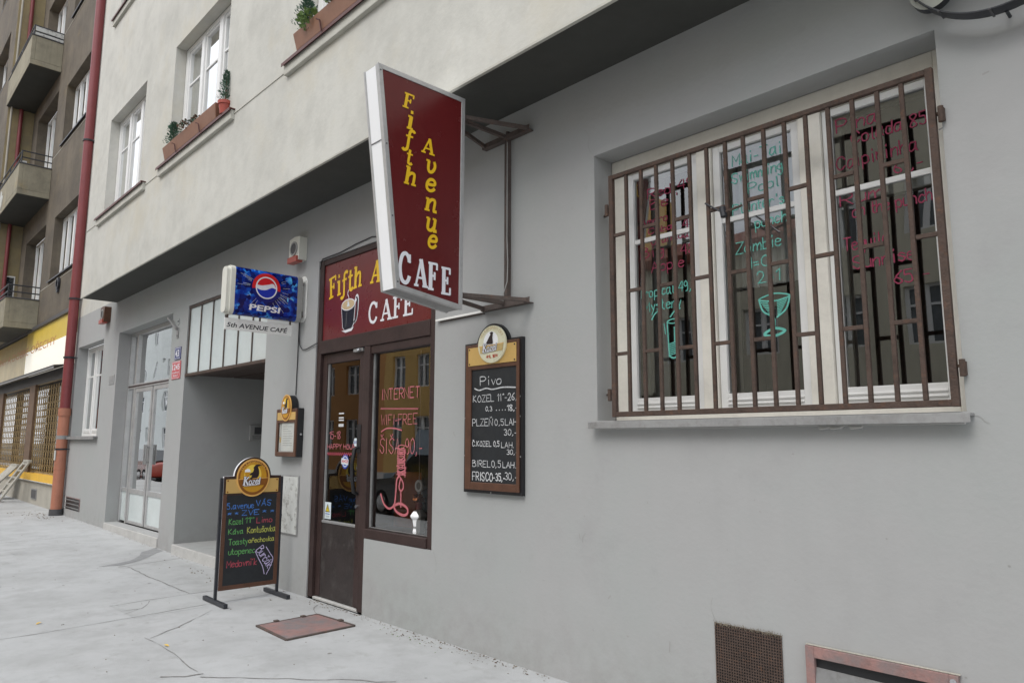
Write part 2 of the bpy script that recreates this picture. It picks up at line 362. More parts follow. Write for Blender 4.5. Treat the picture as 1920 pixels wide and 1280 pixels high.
def smooth_pts(pts, k=5, closed=False):
    """Catmull-Rom through the points"""
    n = len(pts); out = []
    if n < 3: return pts
    g = lambda i: pts[i % n] if closed else pts[max(0, min(n - 1, i))]
    for i in range(n if closed else n - 1):
        p0, p1, p2, p3 = g(i - 1), g(i), g(i + 1), g(i + 2)
        for j in range(k):
            t = j / k
            out.append(tuple(.5 * (2 * p1[d] + (p2[d] - p0[d]) * t + (2 * p0[d] - 5 * p1[d] + 4 * p2[d] - p3[d]) * t * t + (3 * p1[d] - p0[d] - 3 * p2[d] + p3[d]) * t ** 3) for d in (0, 1)))
    out.append(pts[0] if closed else pts[-1])
    return out

# ------------------------------------------------------------------ lettering
# single-stroke hand lettering: strokes of xy pairs, x 0-6, y 0-8 (a b c = -1 -2 -3), ~ = rounded
HAND = {
 'A': '00 38 60|13 53', 'B': '00 08|~08 38 57 46 04|~04 45 62 40 00', 'C': '~66 48 17 04 11 30 62', 'D': '00 08|~08 38 65 63 30 00', 'E': '68 08 00 60|04 44',
 'F': '68 08 00|04 44', 'G': '~66 48 17 04 11 30 51 64|64 34', 'H': '00 08|60 68|04 64', 'I': '10 18', 'J': '~58 53 41 20 02', 'K': '00 08|58 04 60', 'L': '08 00 50',
 'M': '00 08 33 68 60', 'N': '00 08 60 68', 'O': '~38 16 03 11 30 51 63 56 38', 'P': '00 08|~08 48 66 44 04', 'R': '00 08|~08 48 66 44 04|24 60', 'S': '~67 48 17 15 34 53 51 30 02',
 'T': '08 68|38 30', 'U': '~08 03 11 30 51 63 68', 'V': '08 30 68', 'W': '08 10 35 50 68', 'Y': '08 34 68|34 30', 'Z': '08 68 00 60',
 'a': '~45 15 03 01 10 31 44|45 ~45 41 50', 'b': '08 00|~04 35 43 41 20 00', 'c': '~44 25 03 01 20 41', 'd': '~44 15 03 01 20 41|48 40', 'e': '~03 33 44 25 04 01 20 41',
 'f': '~47 28 16 10|05 35', 'g': '~44 25 04 02 21 43|~45 4a 2c 0b', 'h': '08 00|~03 25 44 40', 'i': '15 10|17 18', 'j': '25 2a 0c', 'k': '08 00|45 02 40', 'l': '~18 11 20', 'm': '05 00|~03 25 33 30|~33 55 63 60',
 'n': '05 00|~03 25 44 40', 'o': '~25 04 01 20 41 44 25', 'p': '05 0c|~04 25 44 41 20 01', 'q': '~44 25 04 01 20 41|45 4c', 'r': '05 00|~03 25 44', 's': '~44 25 04 23 42 20 01', 't': '18 11 30|05 35', 'u': '~05 01 20 41|45 40',
 'v': '05 20 45', 'w': '05 10 24 40 55', 'x': '05 40|45 00', 'y': '05 21|45 1c 0c', 'z': '05 45 00 40',
 '0': '~28 06 02 20 42 46 28', '1': '06 28 20', '2': '~06 18 38 46 33 00|00 50', '3': '~07 28 46 24|~24 43 41 20 01', '4': '38 03 53|48 40', '5': '48 08 05|~05 35 43 41 20 01', '6': '~48 15 02 20 41 33 14', '7': '08 48 10',
 '8': '~28 07 15 33 41 20 01 13 35 47 28', '9': '~46 28 06 14 34 46 41 20', '-': '03 33', ',': '~11 10 0a', '.': '10 11', "'": '18 16', '=': '02 32|04 34', '*': '02 46|06 42|24 27', '°': '~27 17 28 37 27', ':': '11 12|14 15', '/': '00 48', '!': '18 13|10 11', '"': '08 06|28 26',
}
ACC = {'Á': ('A', "29 4b"), 'á': ('a', "26 48"), 'Š': ('S', 'v'), 'š': ('s', 'v'), 'č': ('c', 'v'), 'Č': ('C', 'v'), 'ř': ('r', 'v'), 'Ň': ('N', 'v'), 'ň': ('n', 'v'), 'í': ('i', "26 38"), 'É': ('E', "29 4b"), 'Ś': ('S', '29 4b'), 'Ž': ('Z', 'v')}
def _glyph(ch):
    extra = None; low = ch.islower()
    if ch in ACC: base, extra = ACC[ch]; ch = base
    out = []
    D = {'a': -1, 'b': -2, 'c': -3}
    for st in HAND.get(ch, '').split('|'):
        toks = st.split()
        if not toks: continue
        sm = any(t.startswith('~') for t in toks)
        pts = []
        for t in toks:
            t = t.lstrip('~'); pts.append((int(t[0]) / 10, (D[t[1]] if t[1] in D else int(t[1])) / 8))
        out.append(smooth_pts(pts, 4) if sm and len(pts) > 2 else pts)
    if extra:
        t = .75 if low else 1.05
        if extra == 'v': out.append([(.12, t + .2), (.25, t + .05), (.42, t + .22)])
        else: out.append([(.25, t + .02), (.42, t + .2)])
    w = max([p[0] for s_ in out for p in s_] + [.2])
    return out, w
def hand(mb, F, text, a, b, h, m, w=None, c=.002, width=None, ang=0.0, jit=.12, slant=.0, seed=1):
    """hand lettering from (a,b) along the baseline; w squeezes the line to that length"""
    R = random.Random(seed * 97 + len(text)); x = 0; S = []
    for ch in text:
        if ch == ' ': x += .38; continue
        g, gw = _glyph(ch)
        ox, oy, rr = R.uniform(-.02, .02), R.uniform(-.05, .05) * jit * 4, R.uniform(-.09, .09)
        for st in g:
            S.append([(x + ox + p[0] + slant * p[1] - rr * p[1] * .5 + R.uniform(-1, 1) * .02 * jit * 5, oy + p[1] + R.uniform(-1, 1) * .012 * jit * 5) for p in st])
        x += gw + .17
    tot = max(.1, x - .17); kx = (w / tot) if w else h * .8
    ca, sa = math.cos(ang), math.sin(ang)
    for i, st in enumerate(S):
        pts = [(a + (p[0] * kx) * ca - p[1] * h * sa, b + (p[0] * kx) * sa + p[1] * h * ca) for p in st]
        mb.ribbon(F, pts, width or h * .1, c + (i % 7) * 1.5e-4, m, jit=.25)
    return mb

# slab-serif letters: (advance, [(points, thickness, rounded)])
T_, H_ = .19, .10
SERIF = {
 'F': (.72, [([(.22, .02), (.22, .98)], T_, 0), ([(.04, .95), (.68, .95)], H_, 0), ([(.2, .52), (.5, .52)], H_, 0), ([(.04, .05), (.44, .05)], H_, 0), ([(.65, .97), (.65, .74)], H_, 0), ([(.49, .66), (.49, .38)], H_, 0)]),
 'E': (.74, [([(.22, .02), (.22, .98)], T_, 0), ([(.04, .95), (.68, .95)], H_, 0), ([(.2, .52), (.48, .52)], H_, 0), ([(.04, .05), (.70, .05)], H_, 0), ([(.65, .97), (.65, .75)], H_, 0), ([(.48, .65), (.48, .39)], H_, 0), ([(.68, .03), (.68, .28)], H_, 0)]),
 'A': (.86, [([(.12, .05), (.42, .97)], H_, 0), ([(.40, .97), (.70, .05)], T_, 0), ([(.22, .32), (.62, .32)], H_ * .9, 0), ([(0, .05), (.28, .05)], H_, 0), ([(.52, .05), (.88, .05)], H_, 0)]),
 'C': (.80, [([(.68, .70), (.62, .86), (.44, .96), (.24, .86), (.13, .5), (.24, .14), (.46, .04), (.62, .12), (.70, .27)], .15, 1), ([(.70, .95), (.70, .68)], H_, 0)]),
 'i': (.40, [([(.04, .66), (.22, .66)], H_, 0), ([(.2, .7), (.2, .03)], T_, 0), ([(.06, .05), (.38, .05)], H_, 0), ([(.13, .9), (.27, .9)], .15, 0)]),
 'f': (.52, [([(.52, .86), (.44, .95), (.30, .92), (.24, .76), (.24, .05), (.2, -.12), (.06, -.18), (-.03, -.1)], .15, 1), ([(.06, .62), (.46, .62)], H_, 0)]),
 't': (.48, [([(.22, .95), (.22, .18), (.28, .05), (.38, .04), (.47, .12)], .16, 1), ([(.05, .66), (.44, .66)], H_, 0)]),
 'h': (.72, [([(.18, .98), (.18, .03)], T_, 0), ([(.02, .95), (.2, .95)], H_, 0), ([(.04, .05), (.33, .05)], H_, 0), ([(.2, .45), (.32, .62), (.46, .66), (.56, .56), (.56, .04)], .15, 1), ([(.45, .05), (.73, .05)], H_, 0)]),
 'v': (.66, [([(.02, .66), (.22, .66)], H_, 0), ([(.18, .68), (.20, .25), (.30, .06), (.46, .10), (.56, .3), (.56, .5), (.48, .68)], .16, 1)]),
 'e': (.62, [([(.12, .36), (.50, .40), (.52, .56), (.38, .66), (.20, .6), (.10, .38), (.14, .14), (.30, .04), (.46, .09), (.57, .22)], .15, 1)]),
 'n': (.74, [([(.18, .68), (.18, .03)], T_, 0), ([(.02, .66), (.2, .66)], H_, 0), ([(.04, .05), (.33, .05)], H_, 0), ([(.2, .42), (.32, .62), (.46, .66), (.56, .55), (.56, .10), (.62, .05), (.74, .05)], .15, 1)]),
 'u': (.74, [([(.02, .66), (.2, .66)], H_, 0), ([(.18, .68), (.18, .2), (.28, .05), (.42, .06), (.54, .22)], .16, 1), ([(.56, .68), (.56, .1), (.62, .05), (.74, .05)], .16, 1), ([(.40, .66), (.58, .66)], H_, 0)]),
 'K': (.80, [([(.2, .02), (.2, .98)], T_, 0), ([(.04, .95), (.38, .95)], H_, 0), ([(.04, .05), (.38, .05)], H_, 0), ([(.70, .96), (.24, .45)], .13, 0), ([(.34, .55), (.74, .04)], .17, 0)]),
 'o': (.62, [([(.31, .66), (.13, .54), (.10, .3), (.2, .07), (.38, .05), (.52, .2), (.52, .5), (.31, .66)], .15, 1)]),
 'z': (.58, [([(.06, .62), (.52, .62)], .11, 0), ([(.48, .62), (.08, .06)], .14, 0), ([(.05, .06), (.54, .06)], .11, 0)]),
 'l': (.36, [([(.18, .98), (.18, .03)], T_, 0), ([(.04, .95), (.2, .95)], H_, 0), ([(.04, .05), (.34, .05)], H_, 0)]),
}
def serif(mb, F, ch, a, b, h, m, kx=1.0, slant=0.0, c=.003, rot=0.0, fat=1.0, dup=None):
    adv, sts = SERIF[ch]; ca, sa = math.cos(rot), math.sin(rot)
    for i, (pts, w, sm) in enumerate(sts):
        q = smooth_pts(pts, 5) if sm else pts
        q = [((x * kx + slant * y) * h, y * h) for x, y in q]
        q = [(a + x * ca - y * sa, b + x * sa + y * ca) for x, y in q]
        mb.ribbon(F, q, w * h * fat, c + i * 2e-4, m, cap=False)
    return adv * kx * h

def sans(mb, F, text, a, b, w, h, m, c=.003, slant=0.0, bold=0.0, fit=True):
    """printed sans lettering from the built-in typeface, fitted to w by h"""
    cu = bpy.data.curves.new('lettering', 'FONT'); cu.body = text; cu.size = 1; cu.offset = bold; cu.resolution_u = 3
    o = bpy.data.objects.new('lettering', cu); COL.objects.link(o)
    dg = bpy.context.evaluated_depsgraph_get(); dg.update()
    me = bpy.data.meshes.new_from_object(o.evaluated_get(dg))
    vs = [v.co.copy() for v in me.vertices]; fs = [tuple(p.vertices) for p in me.polygons]
    bpy.data.objects.remove(o); bpy.data.curves.remove(cu); bpy.data.meshes.remove(me)
    if not vs: return mb
    x0, x1 = min(v.x for v in vs), max(v.x for v in vs); y0, y1 = min(v.y for v in vs), max(v.y for v in vs)
    kx, ky = w / (x1 - x0), h / (y1 - y0)
    mb.add([F.p(a + (v.x - x0) * kx + slant * (v.y - y0) * ky, b + (v.y - y0) * ky, c) for v in vs], fs, m)
    return mb

# ------------------------------------------------------------------ ground
def gz(x):                                      # the pavement rises a little towards the far end
    if x > -11: return 0.0
    if x > -14.7: return (-11 - x) / 3.7 * .05
    if x > -30: return .05 + (-14.7 - x) / 15.3 * .07
    return .12
xs = [30, 8, 2, -2, -5, -8, -11, -12, -13, -14.7, -16, -18, -22, -26, -30, -60, -120]
mb = MB()
for a, b in zip(xs[1:], xs[:-1]):
    mb.quad([(a, -5.0, gz(a)), (b, -5.0, gz(b)), (b, .3, gz(b)), (a, .3, gz(a))], 'asphalt')
struct(mb.build('pavement', fix=False))
mb = MB().box(-120, 30, -5.2, -5.003, -.3, .004, 'stone'); struct(mb.build('kerb', bevel=.015))
mb = MB().quad([(-120, -14.0, -.12), (30, -14.0, -.12), (30, -5.2, -.12), (-120, -5.2, -.12)], 'road'); struct(mb.build('road', fix=False))
mb = MB().box(-120, 30, -14.2, -14.0, -.3, .004, 'stone'); struct(mb.build('kerb', bevel=.015))
mb = MB().quad([(-120, -18.5, 0), (30, -18.5, 0), (30, -14.2, 0), (-120, -14.2, 0)], 'asphalt'); struct(mb.build('pavement', fix=False))
mb = MB().quad([(-900, -900, -.32), (900, -900, -.32), (900, 900, -.32), (-900, 900, -.32)], 'earth'); struct(mb.build('ground', fix=False))

GF = Frame((0, 0, 0), (1, 0, 0), (0, 1, 0), (0, 0, 1))
def gline(mb, pts, w, m='joint', z=.003, jit=.5, k=9, wob=.012):
    q = []
    for (a, b), (c, d) in zip(pts[:-1], pts[1:]):
        n = max(2, int(math.hypot(c - a, d - b) * k))
        for i in range(n): t = i / n; q.append((a + (c - a) * t + RND.uniform(-wob, wob), b + (d - b) * t + RND.uniform(-wob, wob)))
    q.append(pts[-1])
    F = Frame((0, 0, gz(pts[0][0])), (1, 0, (gz(pts[-1][0]) - gz(pts[0][0])) / ((pts[-1][0] - pts[0][0]) or 9e9)), (0, 1, 0), (0, 0, 1))
    mb.ribbon(F, q, w * .62, z, m, jit=jit)
mb = MB()
gline(mb, [(-7.33, -4.9), (-7.36, -2.4), (-7.44, -1.6), (-7.53, -.9)], .014, wob=.004)
gline(mb, [(-7.5, -.9), (-7.6, -.05)], .012, z=.0035)
gline(mb, [(-12.5, -4.9), (-12.52, -1.9), (-12.6, -1.06), (-12.79, -.1)], .024, wob=.005)
gline(mb, [(-11.72, -4.9), (-11.78, -2.0), (-11.86, -1.7)], .02)
gline(mb, [(-10.5, -.9), (-10.6, -.5), (-10.72, -.03)], .018)
gline(mb, [(-10.43, -.81), (-9.61, -.83), (-8.72, -.83), (-8.18, -.83)], .018)
gline(mb, [(-8.09, -1.62), (-8.13, -1.25), (-8.16, -.84), (-8.14, -.45)], .017, wob=.006)
gline(mb, [(-7.26, -.93), (-6.86, -1.34), (-6.57, -1.71)], .010, jit=.8)
gline(mb, [(-6.62, -1.74), (-6.13, -1.72), (-5.72, -1.74), (-5.41, -1.75)], .009, z=.0036, jit=.8)
gline(mb, [(-5.47, -1.98), (-5.38, -1.86), (-5.34, -1.74)], .028, wob=.02)
gline(mb, [(-7.78, -1.59), (-7.76, -1.42), (-8.08, -1.26)], .011)
gline(mb, [(-7.76, -1.45), (-7.62, -1.62)], .010, z=.0038)
gline(mb, [(-5.28, -1.76), (-4.99, -1.51), (-4.65, -1.19), (-4.28, -.85)], .014, wob=.02)
gline(mb, [(-6.36, -.3), (-6.6, -.22), (-6.75, -.1)], .014)
gline(mb, [(-16.4, -.9), (-16.2, -.1)], .018)
gline(mb, [(-17.9, -3.5), (-17.3, -1.6), (-16.9, -.3)], .02)
gline(mb, [(-26, -2.6), (-19, -2.3), (-14.5, -2.5)], .02)
struct(mb.build('pavement_joints', fix=False))
mb = MB().add([(x, y, gz(x) + .0025) for x, y in [(-10.72, -1.06), (-10.86, -.78), (-10.98, -.62), (-11.3, -.42), (-11.62, -.30), (-11.9, -.02), (-11.55, -.02), (-11.40, -.16), (-11.05, -.40), (-10.82, -.58), (-10.62, -.85)]], [tuple(range(11))], 'damp')
struct(mb.build('damp_patch', fix=False))

mb = MB()
for i in range(70):
    x, y = -RND.uniform(3.6, 15), -RND.uniform(.25, 4.6); r = RND.uniform(.008, .022); mb.add([(x + r * RND.uniform(.7, 1.1) * math.cos(k * .785), y + r * RND.uniform(.7, 1.1) * math.sin(k * .785), gz(x) + .002) for k in range(8)], [tuple(range(8))], RND.choice(['joint', 'damp', 'damp']))
struct(mb.build('gum_spots', fix=False), 'stuff')
mb = MB()
for P in ([(-8.14, -1.62), (-8.14, -.82), (-7.44, -.9), (-7.40, -1.6)], [(-10.4, -.82), (-10.7, -.02), (-8.6, -.02), (-8.18, -.4), (-8.18, -.82)]): mb.add([(x, y, gz(x) + .0012) for x, y in P], [tuple(range(len(P)))], 'asphalt_patch')
struct(mb.build('asphalt_patch', fix=False))
# grit and crumbs along the foot of the walls and scattered chips
mb = MB()
def chip(x, y, s, m):
    a = RND.uniform(0, 6.3); z = gz(x)
    P = [Vector((x + s * RND.uniform(.5, 1) * math.cos(a + k * 2.1), y + s * RND.uniform(.5, 1) * math.sin(a + k * 2.1), z + .003)) for k in range(3)] + [Vector((x, y, z + s * .7))]
    mb.add(P, [(0, 1, 2), (0, 1, 3), (1, 2, 3), (2, 0, 3)], m)
for i in range(420):
    x = -RND.uniform(3.6, 7.0) if i % 3 else -RND.uniform(6, 19)
    chip(x, -abs(RND.gauss(0, .05)) - .012, RND.uniform(.004, .014), RND.choice(['crumbs', 'crumbs', 'leaf_brown', 'stone']))
for i in range(60): chip(-5.0 + RND.gauss(0, .35), -.10 - abs(RND.gauss(0, .05)), RND.uniform(.004, .012), RND.choice(['crumbs', 'leaf_brown', 'leaf2']))
for i in range(60): chip(-18.2 + RND.gauss(0, .6), -.25 - abs(RND.gauss(0, .3)), RND.uniform(.008, .03), 'crumbs')
for i in range(45): chip(-9.2 + RND.gauss(0, .7), -.2 - abs(RND.gauss(0, .12)), RND.uniform(.006, .02), 'crumbs')
for i in range(240): chip(-RND.uniform(3.5, 16), -RND.uniform(.3, 4.5), RND.uniform(.003, .012), RND.choice(['crumbs', 'crumbs', 'stone', 'leaf_brown']))
struct(mb.build('wall_foot_grit', fix=False), 'stuff')

# ------------------------------------------------------------------ walls with openings
def wall(mb, x0, x1, z0, z1, y, holes, m, s=1, mj=None):
    """front sheet facing -s*Y with holes (xa, xb, za, zb, depth) and their reveals"""
    X = sorted({x0, x1, *[v for h in holes for v in h[:2]]}); Z = sorted({z0, z1, *[v for h in holes for v in h[2:4]]})
    def hole(i, k):
        if not (0 <= i < len(X) - 1 and 0 <= k < len(Z) - 1): return None
        cx, cz = (X[i] + X[i + 1]) / 2, (Z[k] + Z[k + 1]) / 2
        for h in holes:
            if h[0] < cx < h[1] and h[2] < cz < h[3]: return h
        return None
    mj = mj or m
    for i in range(len(X) - 1):
        for k in range(len(Z) - 1):
            a, b, c, d = X[i], X[i + 1], Z[k], Z[k + 1]; h = hole(i, k)
            if not h: mb.quad([(a, y, c), (b, y, c), (b, y, d), (a, y, d)][::s], m); continue
            e = y + s * h[4]
            if not hole(i - 1, k): mb.quad([(a, y, c), (a, y, d), (a, e, d), (a, e, c)], mj)
            if not hole(i + 1, k): mb.quad([(b, y, c), (b, e, c), (b, e, d), (b, y, d)], mj)
            if not hole(i, k - 1): mb.quad([(a, y, c), (a, e, c), (b, e, c), (b, y, c)], mj)
            if not hole(i, k + 1): mb.quad([(a, y, d), (b, y, d), (b, e, d), (a, e, d)], mj)
    return mb
def room(mb, x0, x1, z0, z1, y0, y1, m, back=None, s=1):
    """dark space behind an opening: sides, floor, ceiling and back"""
    mb.quad([(x0, y0, z0), (x0, y0, z1), (x0, y1, z1), (x0, y1, z0)], m); mb.quad([(x1, y0, z0), (x1, y1, z0), (x1, y1, z1), (x1, y0, z1)], m)
    mb.quad([(x0, y0, z0), (x0, y1, z0), (x1, y1, z0), (x1, y0, z0)], m); mb.quad([(x0, y0, z1), (x1, y0, z1), (x1, y1, z1), (x0, y1, z1)], m)
    mb.quad([(x0, y1, z0), (x0, y1, z1), (x1, y1, z1), (x1, y1, z0)], back or m)

SPANS = [(.082, .300), (.395, .612), (.720, .943)]
def sash_window(b, x0, x1, z0, z1, y, m='pvc', head=.13, curtain=None, spans=SPANS, glassm='glass', deep=1.6, inner=False, bar=.665, roomm='room_dim', cd=.13):
    """a box window of narrow casements: window (outer frame) > sash, pane, curtain"""
    W, H = x1 - x0, z1 - z0
    S = [(x0 + a * W, x0 + c * W) for a, c in spans]; sf = .052
    zb, zt = z0 + .155, z1 - head - .045
    f = MB(); e = .002
    f.box(x0 + e, S[0][0] - sf, y, y + .08, z0 + e, z1 - e, m); f.box(S[-1][1] + sf, x1 - e, y, y + .08, z0 + e, z1 - e, m)
    f.box(S[0][0] - sf, S[-1][1] + sf, y + .001, y + .08, z1 - head, z1 - e, m); f.box(S[0][0] - sf, S[-1][1] + sf, y + .001, y + .08, z0 + e, z0 + .055, m)
    for (p, q) in zip(S[:-1], S[1:]): f.box(p[1] + sf, q[0] - sf, y - .012, y + .08, z0 + .055, z1 - head, m)
    win = f.build('window', b, bevel=.005)
    for a, c in S:
        q = MB()
        q.box(a - sf + .003, a, y + .012, y + .06, z0 + .06, z1 - head - .004, 'pvc'); q.box(c, c + sf - .003, y + .012, y + .06, z0 + .06, z1 - head - .004, 'pvc')
        q.box(a, c, y + .013, y + .06, zt, z1 - head - .004, 'pvc'); q.box(a, c, y + .013, y + .06, z0 + .06, zb, 'pvc')
        q.box(a, c, y + .004, y + .02, zb - .045, zb - .033, 'pvc'); q.box(a, c, y + .002, y + .02, z0 + .085, z0 + .095, 'pvc')
        zz = z0 + bar * H; q.box(a, c, y + .02, y + .05, zz - .016, zz + .016, 'pvc')
        q.build('sash', win, bevel=.003)
        g = MB().quad([(a, y + .035, zb), (c, y + .035, zb), (c, y + .035, zt), (a, y + .035, zt)], glassm); g.build('pane', win, fix=False)
    if inner:
        q = MB(); yi = y + .17
        for a, c in S:
            q.box(a - .06, a - .005, yi, yi + .05, z0 + .05, z1 - .05, m); q.box(c + .005, c + .06, yi, yi + .05, z0 + .05, z1 - .05, m)
            q.box(a - .005, c + .005, yi + .001, yi + .05, z0 + .05, z0 + .14, m); q.box(a - .005, c + .005, yi + .001, yi + .05, z0 + bar * H - .03, z0 + bar * H + .03, m)
            q.box(a - .005, c + .005, yi + .001, yi + .05, z1 - .14, z1 - .05, m)
        q.build('inner_frame', win, bevel=.003)
    if curtain:
        for k, (ca, cb, cz0) in enumerate(curtain):
            q = MB(); n = 30; xa, xb = x0 + ca * W, x0 + cb * W; vs = []
            for i in range(n + 1):
                xx = xa + (xb - xa) * i / n; yy = y + cd + .02 * math.sin(i * 1.9 + k) + .007 * math.sin(i * 4.3)
                vs += [(xx, yy, z0 + cz0 * H), (xx, yy, z1 - .05)]
            q.add(vs, [(2 * i, 2 * i + 2, 2 * i + 3, 2 * i + 1) for i in range(n)], 'curtain'); q.build('curtain', win, smooth=True, fix=False)
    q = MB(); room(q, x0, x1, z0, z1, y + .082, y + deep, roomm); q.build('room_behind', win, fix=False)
    return win

def sill_board(win, x0, x1, z0, z1, y0, y1, m='beige_trim', flash=True):
    q = MB().box(x0, x1, y0, y1, z0, z1, m); q.build('sill', win, bevel=.006)
    if flash:
        q = MB().box(x0 - .015, x1 + .015, y0 - .025, y1 + .10, z1 + .002, z1 + .014, 'flashing').box(x0 - .015, x1 + .015, y0 - .027, y0 - .022, z1 - .022, z1 + .014, 'flashing'); q.build('flashing', win)

# ================================================================== the café's building
U = -.613; ZS = 4.257; XL = -15.13; XH = -18.1; XR = 7.0
B = thing('apartment_building', 'grey and beige apartment building whose ground floor holds the café', 'building', (-6, 0, 0))
MAINW = (-3.19, -.985, 1.75, 3.64)
ground_holes = [(-17.85, -15.83, 1.72, 3.63, .20), (-14.8, -11.88, .165, 3.63, .21), (-11.2, -8.44, .14, 3.65, 2.4), (-7.18, -6.09, 0.0, 3.60, .06), (-6.09, -5.03, .70, 3.60, .06), MAINW + (.20,)]
q = MB(); wall(q, XH, XR, -.1, ZS + .06, 0, ground_holes, 'grey_plaster'); q.build('ground_floor_wall', B, fix=False)
q = MB(); wall(q, XH, XL, ZS + .06, 13.0, 0, [], 'beige'); q.build('side_wall', B, fix=False)
wins = [(-14.0, -11.97), (-10.63, -8.60), (-6.57, -4.54), (-2.6, -.57), (1.4, 3.43)]
WZ = [(5.58, 7.37), (9.45, 11.24)]
uh = [(a, b, c, d, .15) for a, b in wins for c, d in WZ]
q = MB(); wall(q, XL, XR, ZS, 13.0, U, uh, 'beige')
q.quad([(XL, U, ZS), (XL, U, 13), (XL, 0, 13), (XL, 0, ZS)], 'beige'); q.build('upper_wall', B, fix=False)
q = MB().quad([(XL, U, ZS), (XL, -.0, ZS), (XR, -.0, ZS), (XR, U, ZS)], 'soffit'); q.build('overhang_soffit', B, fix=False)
q = MB().box(XL - .004, XR, U - .006, U + .02, ZS - .012, ZS + .006, 'beige_trim'); q.build('drip_edge', B)
q = MB().box(XH, XR, -.3, 7.0, 13.0, 13.4, 'beige_trim').box(XH, XR, 6.8, 7.0, -.1, 13.0, 'beige'); q.build('rear_wall_and_roof', B)
q = MB()
for a, b in ((XL, -14.33), (-11.64, -10.98), (-8.31, -6.93), (-4.2, -2.95)): q.box(a, b, U - .008, U + .01, 5.520, 5.534, 'beige_trim')
q.build('storey_line', B)
for i, (a, b) in enumerate(wins):
    for k, (c, d) in enumerate(WZ):
        cur = [(.02, .33, .1), (.36, .66, .0), (.70, .98, .0)] if i != 1 else [(.03, .30, .35), (.38, .98, .0)]
        w = sash_window(B, a, b, c, d, U + .15, 'pvc', head=.07, curtain=cur)
        sill_board(w, a - .32, b + .32, c - .13, c - .012, U - .045, U + .149 if 0 else U + .005)
# ground-floor window beside the downpipe
w = sash_window(B, -17.85, -15.83, 1.72, 3.63, .20, 'pvc', head=.07, curtain=[(.02, .34, .0), (.38, .98, .0)], spans=[(.055, .29), (.375, .62), (.70, .945)])
q = MB().box(-17.95, -15.72, -.075, .19, 1.690, 1.715, 'zinc').box(-17.95, -15.72, -.078, -.072, 1.655, 1.715, 'zinc'); q.build('sill', w)
# the barred window
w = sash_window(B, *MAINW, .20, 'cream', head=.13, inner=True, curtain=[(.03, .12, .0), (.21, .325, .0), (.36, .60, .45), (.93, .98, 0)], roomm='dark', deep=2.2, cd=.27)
q = MB().box(-3.215, -.955, -.070, .195, 1.728, 1.742, 'zinc').box(-3.215, -.955, -.074, -.068, 1.697, 1.742, 'zinc').box(-3.18, -.99, -.028, -.001, 1.690, 1.727, 'stone')
for xx in (-1.66, -1.60, -1.50): q.hexa([(xx, -.035, 1.672), (xx + .05, -.03, 1.678), (xx + .05, -.001, 1.678), (xx, -.001, 1.672), (xx - .01, -.03, 1.69), (xx + .06, -.03, 1.69), (xx + .06, -.001, 1.69), (xx - .01, -.001, 1.69)], 'stone')
q.build('sill', w, bevel=.002)
W_ = FY(.234)
q = MB(); K = dict(c=.002, jit=.2)
for i, (t, a, b, h, wd, m) in enumerate([('Red 49', -2.90, 3.30, .085, .37, 'mk_red'), ("Bel'", -2.88, 3.22, .085, .24, 'mk_red'), ('Amaro', -2.96, 3.11, .07, .22, 'mk_red'), ('Cuba', -2.90, 3.045, .05, .2, 'mk_red'), ('Granada', -2.88, 2.965, .075, .30, 'mk_red'), ('45', -2.62, 3.02, .085, .09, 'mk_red'), ('Big', -2.97, 2.88, .09, .19, 'mk_red'), ('48', -2.64, 2.85, .085, .10, 'mk_red'), ('Apple', -2.88, 2.77, .09, .26, 'mk_red'),
        ('Tropical 49,-', -2.99, 2.60, .085, .45, 'mk_teal'), ('Mystery', -2.95, 2.50, .085, .30, 'mk_teal')]): hand(q, W_, t, a, b, h * .8, m, wd, seed=i, width=.0068, **K)
q.ribbon(W_, smooth_pts([(-2.89, 2.44), (-2.86, 2.48), (-2.82, 2.50)]), .01, .002, 'mk_teal'); q.ribbon(W_, smooth_pts([(-2.74, 2.44), (-2.70, 2.48), (-2.66, 2.49)]), .01, .002, 'mk_teal')
# tall striped glass
q.ribbon(W_, smooth_pts([(-2.765, 2.41), (-2.72, 2.425), (-2.675, 2.41), (-2.72, 2.395)], 5, True), .008, .002, 'mk_teal')
q.ribbon(W_, [(-2.765, 2.41), (-2.755, 2.18)], .009, .0022, 'mk_teal'); q.ribbon(W_, [(-2.675, 2.41), (-2.682, 2.18)], .009, .0022, 'mk_teal'); q.ribbon(W_, smooth_pts([(-2.756, 2.18), (-2.72, 2.162), (-2.68, 2.18)]), .012, .0024, 'mk_teal')
for i in range(15): z = 2.19 + i * .0125; q.ribbon(W_, smooth_pts([(-2.752 + .045 * (i > 6), z - .006), (-2.71, z + .002), (-2.684, z + .008)]), .007, .0025, 'mk_teal')
q.ribbon(W_, [(-2.79, 2.40), (-2.78, 2.33)], .008, .002, 'mk_teal')
q.build('marker_writing', w, fix=False); q = MB()
for i, (t, a, b, h, wd) in enumerate([('Mai-Tai', -2.24, 3.35, .09, .33), ('Swimming', -2.25, 3.235, .085, .34), ('Pool', -2.14, 3.145, .08, .2), ("Planter's", -2.25, 3.03, .085, .34), ('punch', -2.10, 2.915, .085, .20), ('Zombie', -2.24, 2.775, .09, .30), ('1=0', -2.16, 2.67, .085, .14), ('2=1', -2.10, 2.57, .085, .14)]): hand(q, W_, t, a, b, h * .8, 'mk_teal', wd, seed=i + 20, width=.0068, **K)
